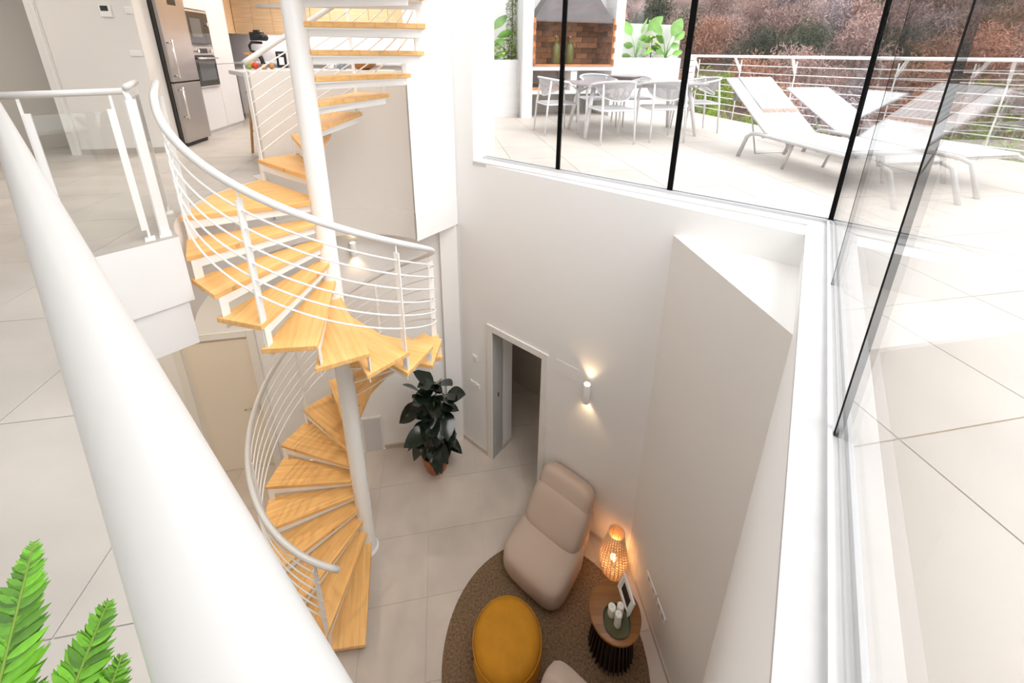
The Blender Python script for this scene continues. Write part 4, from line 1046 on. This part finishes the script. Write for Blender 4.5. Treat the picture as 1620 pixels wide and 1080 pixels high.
stalkplant('bird_of_paradise', 'pale broad leaved plant in the left planter by the window frame', (-.36, 7.72, 5.06),
    [(.0, 0, .52, .30, .06, .5, -.8), (.06, 0, .40, .26, .055, .2, -.35), (.02, 0, .26, .2, .05, .6, -.5), (.0, 0, .05, .22, .05, .3, -.4)])
bushy('leafy_shrub', 'low leafy green shrub in the left planter', (-.17, 7.80, 5.06), 80, .26, .34, .12, 'leaf2', 9)
# climber on the pillar
cl = thing('climbing_plant', 'narrow column of climbing greenery beside the white barbecue pillar', 'plant', (-.03, 7.80, 5.06))
obj('stem', MB().tube([(0, 0, 0), (.01, 0, 1.9)], .012, 6), 'stem', cl, world=False)
q = random.Random(11); b = MB()
for i in range(4500):
    z = q.uniform(0, 1.95); a_ = q.uniform(0, 2 * PI); r_ = .11 * math.sqrt(q.random()); c = Vector((r_ * math.cos(a_), r_ * math.sin(a_), z))
    u_ = Vector((q.gauss(0, 1), q.gauss(0, 1), q.gauss(0, 1))).normalized() * .018; v_ = Vector((q.gauss(0, 1), q.gauss(0, 1), q.gauss(0, 1))).normalized() * .012
    b.add([c - u_, c + v_, c + u_], [(0, 1, 2)])
ff = obj('foliage', b.mesh('foliage', 'cypress', weld=False), None, cl, world=False); ff['kind'] = 'stuff'

# outdoor table and chairs
e1 = Vector((.985, .17)); e2 = Vector((-.17, .985)); ea = math.atan2(.17, .985)
TCN = Vector((1.75, 6.12))
ot = thing('dining_table', 'long grey topped outdoor dining table with white splayed legs', 'table', (*TCN, ZU), ea)
hw, hl = .46, .95
poly = []
for cx2, cy2, a0 in ((hl - .12, hw - .12, 0), (-hl + .12, hw - .12, 90), (-hl + .12, -hw + .12, 180), (hl - .12, -hw + .12, 270)):
    for k in range(5): poly.append((cx2 + .12 * math.cos(R(a0 + k * 22.5)), cy2 + .12 * math.sin(R(a0 + k * 22.5))))
obj('table_top', MB().prism(poly, .715, .735), 'tabletop_out', ot, world=False)
obj('apron', MB().box((0, 0, .695), (1.5, .60, .035)), 'chairwhite', ot, world=False)
for sx in (-1, 1):
    for sy in (-1, 1):
        obj('leg', MB().tube([(sx * .70, sy * .26, .69), (sx * .75, sy * .31, .5), (sx * .83, sy * .385, .0)], [.034, .032, .02], 10), 'chairwhite', ot, smooth=True, world=False)
        obj('brace', MB().tube([(sx * .30, sy * .26, .685), (sx * .55, sy * .28, .66), (sx * .735, sy * .30, .56)], .012, 8), 'loungeframe', ot, smooth=True, world=False)
sbw = thing('serving_bowl', 'wide shallow taupe bowl on the outdoor table', 'bowl', (1.68, 6.32, ZU + .735))
obj('bowl_shell', MB().lathe([(0, .001), (.07, .001), (.10, .02), (.26, .075), (.262, .082), (.25, .08), (.09, .03), (0, .02)], (0, 0, 0), 36), 'bowl', sbw, smooth=True, world=False)
# one woven armchair, then copies; local +y is the way the sitter faces
oc = thing('outdoor_armchair', 'x', 'chair', (0, 0, 0), 0, 'white rope back armchairs round the outdoor table')
sp_ = []
for cx2, cy2, a0 in ((.16, .17, 0), (-.16, .17, 90), (-.16, -.16, 180), (.16, -.16, 270)):
    for k in range(4): sp_.append((cx2 + .07 * math.cos(R(a0 + k * 30)), cy2 + .07 * math.sin(R(a0 + k * 30))))
obj('seat', MB().prism(sp_, .425, .45), 'rope', oc, world=False)
obj('seat_rim', MB().tube([(x * 1.02, y * 1.02, .435) for x, y in sp_ + sp_[:1]], .012, 6), 'chairwhite', oc, smooth=True, world=False)
def shell(th, f):
    rx, ry = .285 - .07 * f, .27 - .06 * f; a_ = R(th)
    zt = .70 + .10 * (.5 + .5 * math.cos(a_)); zb = zt - .25 * max(.04, math.cos(a_ * .78))
    return (rx * math.sin(a_), -ry * math.cos(a_), zt + (zb - zt) * f)
obj('top_rail', MB().tube([shell(t_, 0) for t_ in range(-105, 106, 10)], .014, 8), 'chairwhite', oc, smooth=True, world=False)
obj('lower_rail', MB().tube([shell(t_, 1) for t_ in range(-105, 106, 10)], .009, 6), 'chairwhite', oc, smooth=True, world=False)
b = MB()
for i in range(84):
    t_ = -103 + 206 * i / 83; t2 = t_ + 1.95
    b.add([shell(t_, 0), shell(t2, 0), shell(t2 , .5), shell(t2, 1), shell(t_, 1), shell(t_, .5)], [(0, 1, 2, 5), (5, 2, 3, 4)])
o = obj('rope_back', b, 'rope', oc, world=False); o['kind'] = 'stuff'
for sx in (-1, 1):
    obj('leg', MB().tube([shell(sx * 50, .1), (sx * .225, -.215, .44), (sx * .235, -.25, 0)], [.013, .015, .011], 8), 'chairwhite', oc, smooth=True, world=False)
    obj('leg', MB().tube([shell(sx * 103, 0), (sx * .275, .17, .66), (sx * .262, .225, .60), (sx * .25, .235, .44), (sx * .255, .265, 0)], [.013, .014, .015, .015, .011], 8), 'chairwhite', oc, smooth=True, world=False)
spots = [((1.30, 5.46), ea + .05, 'woven white armchair on the near side of the outdoor table, left of two'),
         ((2.03, 5.64), ea - .08, 'woven white armchair on the near side of the outdoor table, right of two'),
         ((.63, 6.06), ea - PI / 2 + .12, 'woven white armchair at the left end of the outdoor table'),
         ((2.82, 6.36), ea + PI / 2 - .15, 'woven white armchair at the right end of the outdoor table beside the railing'),
         ((1.36, 6.80), ea + PI, 'woven white armchair on the far side of the outdoor table, in front of the barbecue'),
         ((1.98, 6.92), ea + PI, 'woven white armchair on the far side of the outdoor table, behind the bowl')]
for i, (p, a_, lab) in enumerate(spots):
    if i == 0:
        oc.location = (*p, ZU); oc.rotation_euler = (0, 0, a_); oc['label'] = lab
    else: dup(oc, (*p, ZU), a_, lab)

# loungers; local origin at the left hinge, +x across, +y towards the head
def lounger(label, p, ang, rise, blen, towel):
    t = thing('sun_lounger', label, 'lounger', (*p, ZU), ang)
    Wd = .62
    for x in (0, Wd):
        obj('side_rail', MB().tube([(x, .36, 0), (x, .27, .25), (x, .20, .295), (x, .10, .305), (x, -1.18, .30), (x, -1.27, .27), (x, -1.38, 0)], .021, 10), 'loungeframe', t, smooth=True, world=False)
    for y in (.05, -.62, -1.15): obj('cross_bar', MB().tube([(0, y, .285), (Wd, y, .285)], .014, 8), 'loungeframe', t, smooth=True, world=False)
    for x in (.06, Wd - .06): obj('leg', MB().tube([(x, -.30, .29), (x, -.22, .0)], .014, 8), 'loungeframe', t, smooth=True, world=False)
    n = 10; bk = Vector((0, math.cos(rise), math.sin(rise)))
    b = MB()
    for (y0, z0_, y1, z1_) in ((0, .325, -1.2, .32),): b.prism([(0.01, y0), (Wd - .01, y0), (Wd - .01, y1), (.01, y1)], .315, .330)
    obj('seat_sling', b, 'sling', t, world=False)
    hz = Vector((0, .02, .325)); nn_ = Vector((0, -bk.z, bk.y)) * .008
    b = MB(); pts = []
    for s_ in (0, blen):
        for x in (.02, Wd - .02):
            for sg_ in (-1, 1): pts.append(Vector((x, 0, 0)) + hz + bk * s_ + nn_ * sg_)
    b.add(pts, [(0, 2, 3, 1), (4, 5, 7, 6), (0, 1, 5, 4), (2, 6, 7, 3), (1, 3, 7, 5), (0, 4, 6, 2)])
    obj('back_sling', b, 'sling', t, world=False)
    for x in (.008, Wd - .008): obj('back_rail', MB().tube([Vector((x, 0, 0)) + hz, Vector((x, 0, 0)) + hz + bk * blen], .013, 8), 'loungeframe', t, smooth=True, world=False)
    obj('back_rail', MB().tube([Vector((0, 0, 0)) + hz + bk * blen, Vector((Wd, 0, 0)) + hz + bk * blen], .013, 8), 'loungeframe', t, smooth=True, world=False)
    m_ = hz + bk * blen * .55
    obj('support_bar', MB().tube([(.10, m_.y, m_.z), (.10, .22, .06), (Wd - .10, .22, .06), (Wd - .10, m_.y, m_.z)], .009, 8), 'loungeframe', t, smooth=True, world=False)
    return t, hz, bk, nn_, blen, Wd
l1 = lounger('white sun lounger draped with a striped towel, nearest the table', (2.70, 4.33), R(10.5), R(35), .92, True)
l2 = lounger('white sun lounger without a towel, beyond the towelled one', (3.64, 4.60), R(10), R(27), .88, False)
t, hz, bk, nn_, bl, Wd = l1
tw = bpy.data.objects.new('striped_towel', None); tw.location = t.location; tw.rotation_euler = t.rotation_euler; link(tw)
tag(tw, 'pale striped towel with brown fringe draped over the lounger back', 'towel')
rows = []
up_ = nn_.normalized()
for i in range(13):
    s_ = bl + .01 - (.56 * i / 12); rows.append([tuple(Vector((.155 + .44 * j / 10, 0, 0)) + hz + bk * s_ + up_ * (.017 + .003 * math.sin(j * 2.1 + i * .7))) for j in range(11)])
hang = [tuple(Vector((.155 + .44 * j / 10, 0, 0)) + hz + bk * (bl + .012) - up_ * .03 - Vector((0, 0, .25))) for j in range(11)]
hang0 = [tuple(Vector((.155 + .44 * j / 10, 0, 0)) + hz + bk * (bl + .03) + up_ * .0) for j in range(11)]
obj('towel_cloth', MB().grid([hang, hang0] + rows), 'towel', tw, smooth=True, world=False)
b = MB(); q = random.Random(2)
for i in range(70):
    x = .155 + .44 * i / 69; s_ = bl + .01 - .56
    a0 = Vector((x, 0, 0)) + hz + bk * s_ + up_ * .017; a1 = a0 - bk * q.uniform(.045, .07) + Vector((q.uniform(-.008, .008), 0, 0)) + up_ * q.uniform(-.004, .006)
    b.tube([a0, a1], .0032, 3)
o = obj('fringe', b, 'fringe', tw, world=False); o['kind'] = 'stuff'

# terrace railing
trl = thing('terrace_railing', 'white metal terrace railing with horizontal bars along the hillside', 'railing', (*DECK[0], ZU))
def inset(off): 
    out = []
    for i, p in enumerate(DECK):
        a_ = Vector(DECK[max(i - 1, 0)]); b_ = Vector(DECK[min(i + 1, len(DECK) - 1)]); d_ = (b_ - a_).normalized()
        n_ = Vector((d_.y, -d_.x)); out.append(Vector(p) + n_ * off)
    return out
def smoothpath(pts, z, n=4):
    out = []
    for i in range(len(pts) - 1):
        p0 = pts[max(i - 1, 0)]; p1 = pts[i]; p2 = pts[i + 1]; p3 = pts[min(i + 2, len(pts) - 1)]
        for k in range(n):
            t_ = k / n
            q_ = .5 * ((2 * p1) + (p2 - p0) * t_ + (2 * p0 - 5 * p1 + 4 * p2 - p3) * t_ * t_ + (3 * p1 - p0 - 3 * p2 + p3) * t_ ** 3)
            out.append((q_.x, q_.y, z))
    out.append((pts[-1].x, pts[-1].y, z)); return out
rail_in = inset(.14); edge_in = inset(-.01)
obj('handrail', MB().tube(smoothpath(rail_in, ZU + 1.10), .024, 10), 'metal', trl, smooth=True)
for zz in (.13, .25, .365, .48, .60, .715, .835, .955):
    obj('rail_bar', MB().tube(smoothpath(edge_in, ZU + zz), .0075, 6), 'metal', trl, smooth=True)
pp = smoothpath(edge_in, ZU, 4); pr = smoothpath(rail_in, ZU, 4)
acc = 0; last = Vector(pp[0])
for i, p in enumerate(pp):
    acc += (Vector(p) - last).length; last = Vector(p)
    if i == 0 or acc > .95:
        acc = 0; a_ = Vector(p); b_ = Vector(pr[i])
        obj('baluster_post', MB().tube([a_ + Vector((0, 0, -.15)), a_ + Vector((0, 0, 1.04))], .009, 8), 'metal', trl, smooth=True)
        obj('rail_strut', MB().bar(a_ + Vector((0, 0, .86)), b_ + Vector((0, 0, 1.09)), .03, .03), 'metal', trl)
# louvred screen at the railing start
sc_ = thing('louvre_screen', 'white louvred screen between planter and railing', 'screen', (3.58, 8.75, ZU))
sa, sb_ = Vector((3.50, 8.72)), Vector((3.74, 8.80))
for k in range(9):
    z = ZU + .06 + k * .12
    obj('slat', MB().wall(sa, sb_, z, z + .108, .02), 'metal', sc_)
for c in (sa, sb_): obj('screen_post', MB().box((c.x, c.y + .03, ZU + .55), (.03, .03, 1.1)), 'metal', sc_)

# ------------------------------------------------------------------ hillside and trees
def hz_(x, y):
    d_ = math.hypot(x, y); return -6 + max(0, d_ - 9) * .02 + max(0, d_ - 26) * .46
rows = []
for i in range(26):
    d_ = 7 + i * 3.4; rows.append([(d_ * math.sin(R(-12 + 9 * j)), d_ * math.cos(R(-12 + 9 * j)), hz_(0, d_) + .5 * math.sin(i * 1.3 + j)) for j in range(17)])
gh = struct('ground', MB().grid(rows), 'dirt', smooth=True)
def tree_mesh(name, mt, n, rx, rz, seed, size):
    q = random.Random(seed); b = MB()
    lobes = [(Vector((q.gauss(0, rx * .42), q.gauss(0, rx * .42), rz * q.uniform(.55, 1.35))), q.uniform(.45, .75) * rx) for _ in range(9)]
    for i in range(n):
        c0, lr = q.choice(lobes); dirr = Vector((q.gauss(0, 1), q.gauss(0, 1), q.gauss(0, 1))).normalized()
        c = c0 + dirr * lr * (q.random() ** .45)
        u_ = Vector((q.gauss(0, 1), q.gauss(0, 1), q.gauss(0, 1.4))).normalized() * size * q.uniform(.6, 1.5); v_ = u_.cross(Vector((q.gauss(0, 1), q.gauss(0, 1), q.gauss(0, 1)))).normalized() * size * .35
        b.add([c - u_, c + v_, c + u_], [(0, 1, 2)])
    b.tube([(0, 0, -rz * .3), (.1, 0, rz * .6), (.0, .1, rz * 1.2)], [.16, .1, .04], 6)
    return b.mesh(name, mt, weld=False)
tm = {k: [tree_mesh('tree_crown', k, 3000, 1.75, 2.1, s_, .15) for s_ in (a_, a_ + 1)] for k, a_ in (('tree_rust', 20), ('tree_grey', 30), ('tree_green', 40), ('tree_brown', 50))}
desc = {'tree_rust': ('rust orange autumn tree on the hillside beyond the terrace', 'rust coloured trees on the hillside'),
        'tree_grey': ('grey leafless tree on the hillside beyond the terrace', 'grey bare trees on the hillside'),
        'tree_green': ('dark green tree on the hillside beyond the terrace', 'dark green trees on the hillside'),
        'tree_brown': ('dull brown tree on the hillside beyond the terrace', 'brown trees on the hillside')}
q = random.Random(21)
for ring in range(8):
    d_ = 21 + ring * 4.9
    nn = int(R(108) * d_ / 3.9)
    for j in range(nn):
        a_ = -4 + 108 * (j + q.uniform(.1, .9)) / nn
        dd_ = d_ + q.uniform(-1.8, 1.8); x, y = dd_ * math.sin(R(a_)), dd_ * math.cos(R(a_))
        if a_ < 8 : continue
        k = q.choices(('tree_rust', 'tree_grey', 'tree_green', 'tree_brown'), (.25, .28, .25, .22))[0]
        o = bpy.data.objects.new('hillside_tree', q.choice(tm[k])); C.objects.link(o)
        o.location = (x, y, hz_(x, y) - .4); s_ = q.uniform(.95, 1.4); o.scale = (s_, s_, s_ * q.uniform(.9, 1.2)); o.rotation_euler = (0, 0, q.uniform(0, 6.28))
        tag(o, desc[k][0], 'tree', desc[k][1])
# green bushes just outside the railing
bmesh_ = [tree_mesh('bush', 'bushgreen', 1500, .55, .45, s_, .06) for s_ in (60, 61, 62)]
bl_ = [(4.35, 9.1, 4.55, 1.0), (4.75, 7.9, 3.95, .9), (5.6, 7.3, 3.6, 1.0), (6.3, 6.3, 3.8, 1.1), (6.2, 5.2, 3.9, .8), (7.0, 4.9, 4.2, 1.4), (7.8, 4.2, 4.3, 1.5), (9.0, 3.9, 4.6, 1.8), (4.6, 9.7, 3.7, 1.2), (10.2, 3.2, 4.6, 1.8)]
for i, (x, y, z, s_) in enumerate(bl_):
    o = bpy.data.objects.new('green_bush', bmesh_[i % 3]); C.objects.link(o); o.location = (x, y, z - .5 * s_); o.scale = (s_,) * 3; o.rotation_euler = (0, 0, i)
    tag(o, 'yellow green bush growing just outside the terrace railing', 'bush', 'bushes outside the terrace railing')
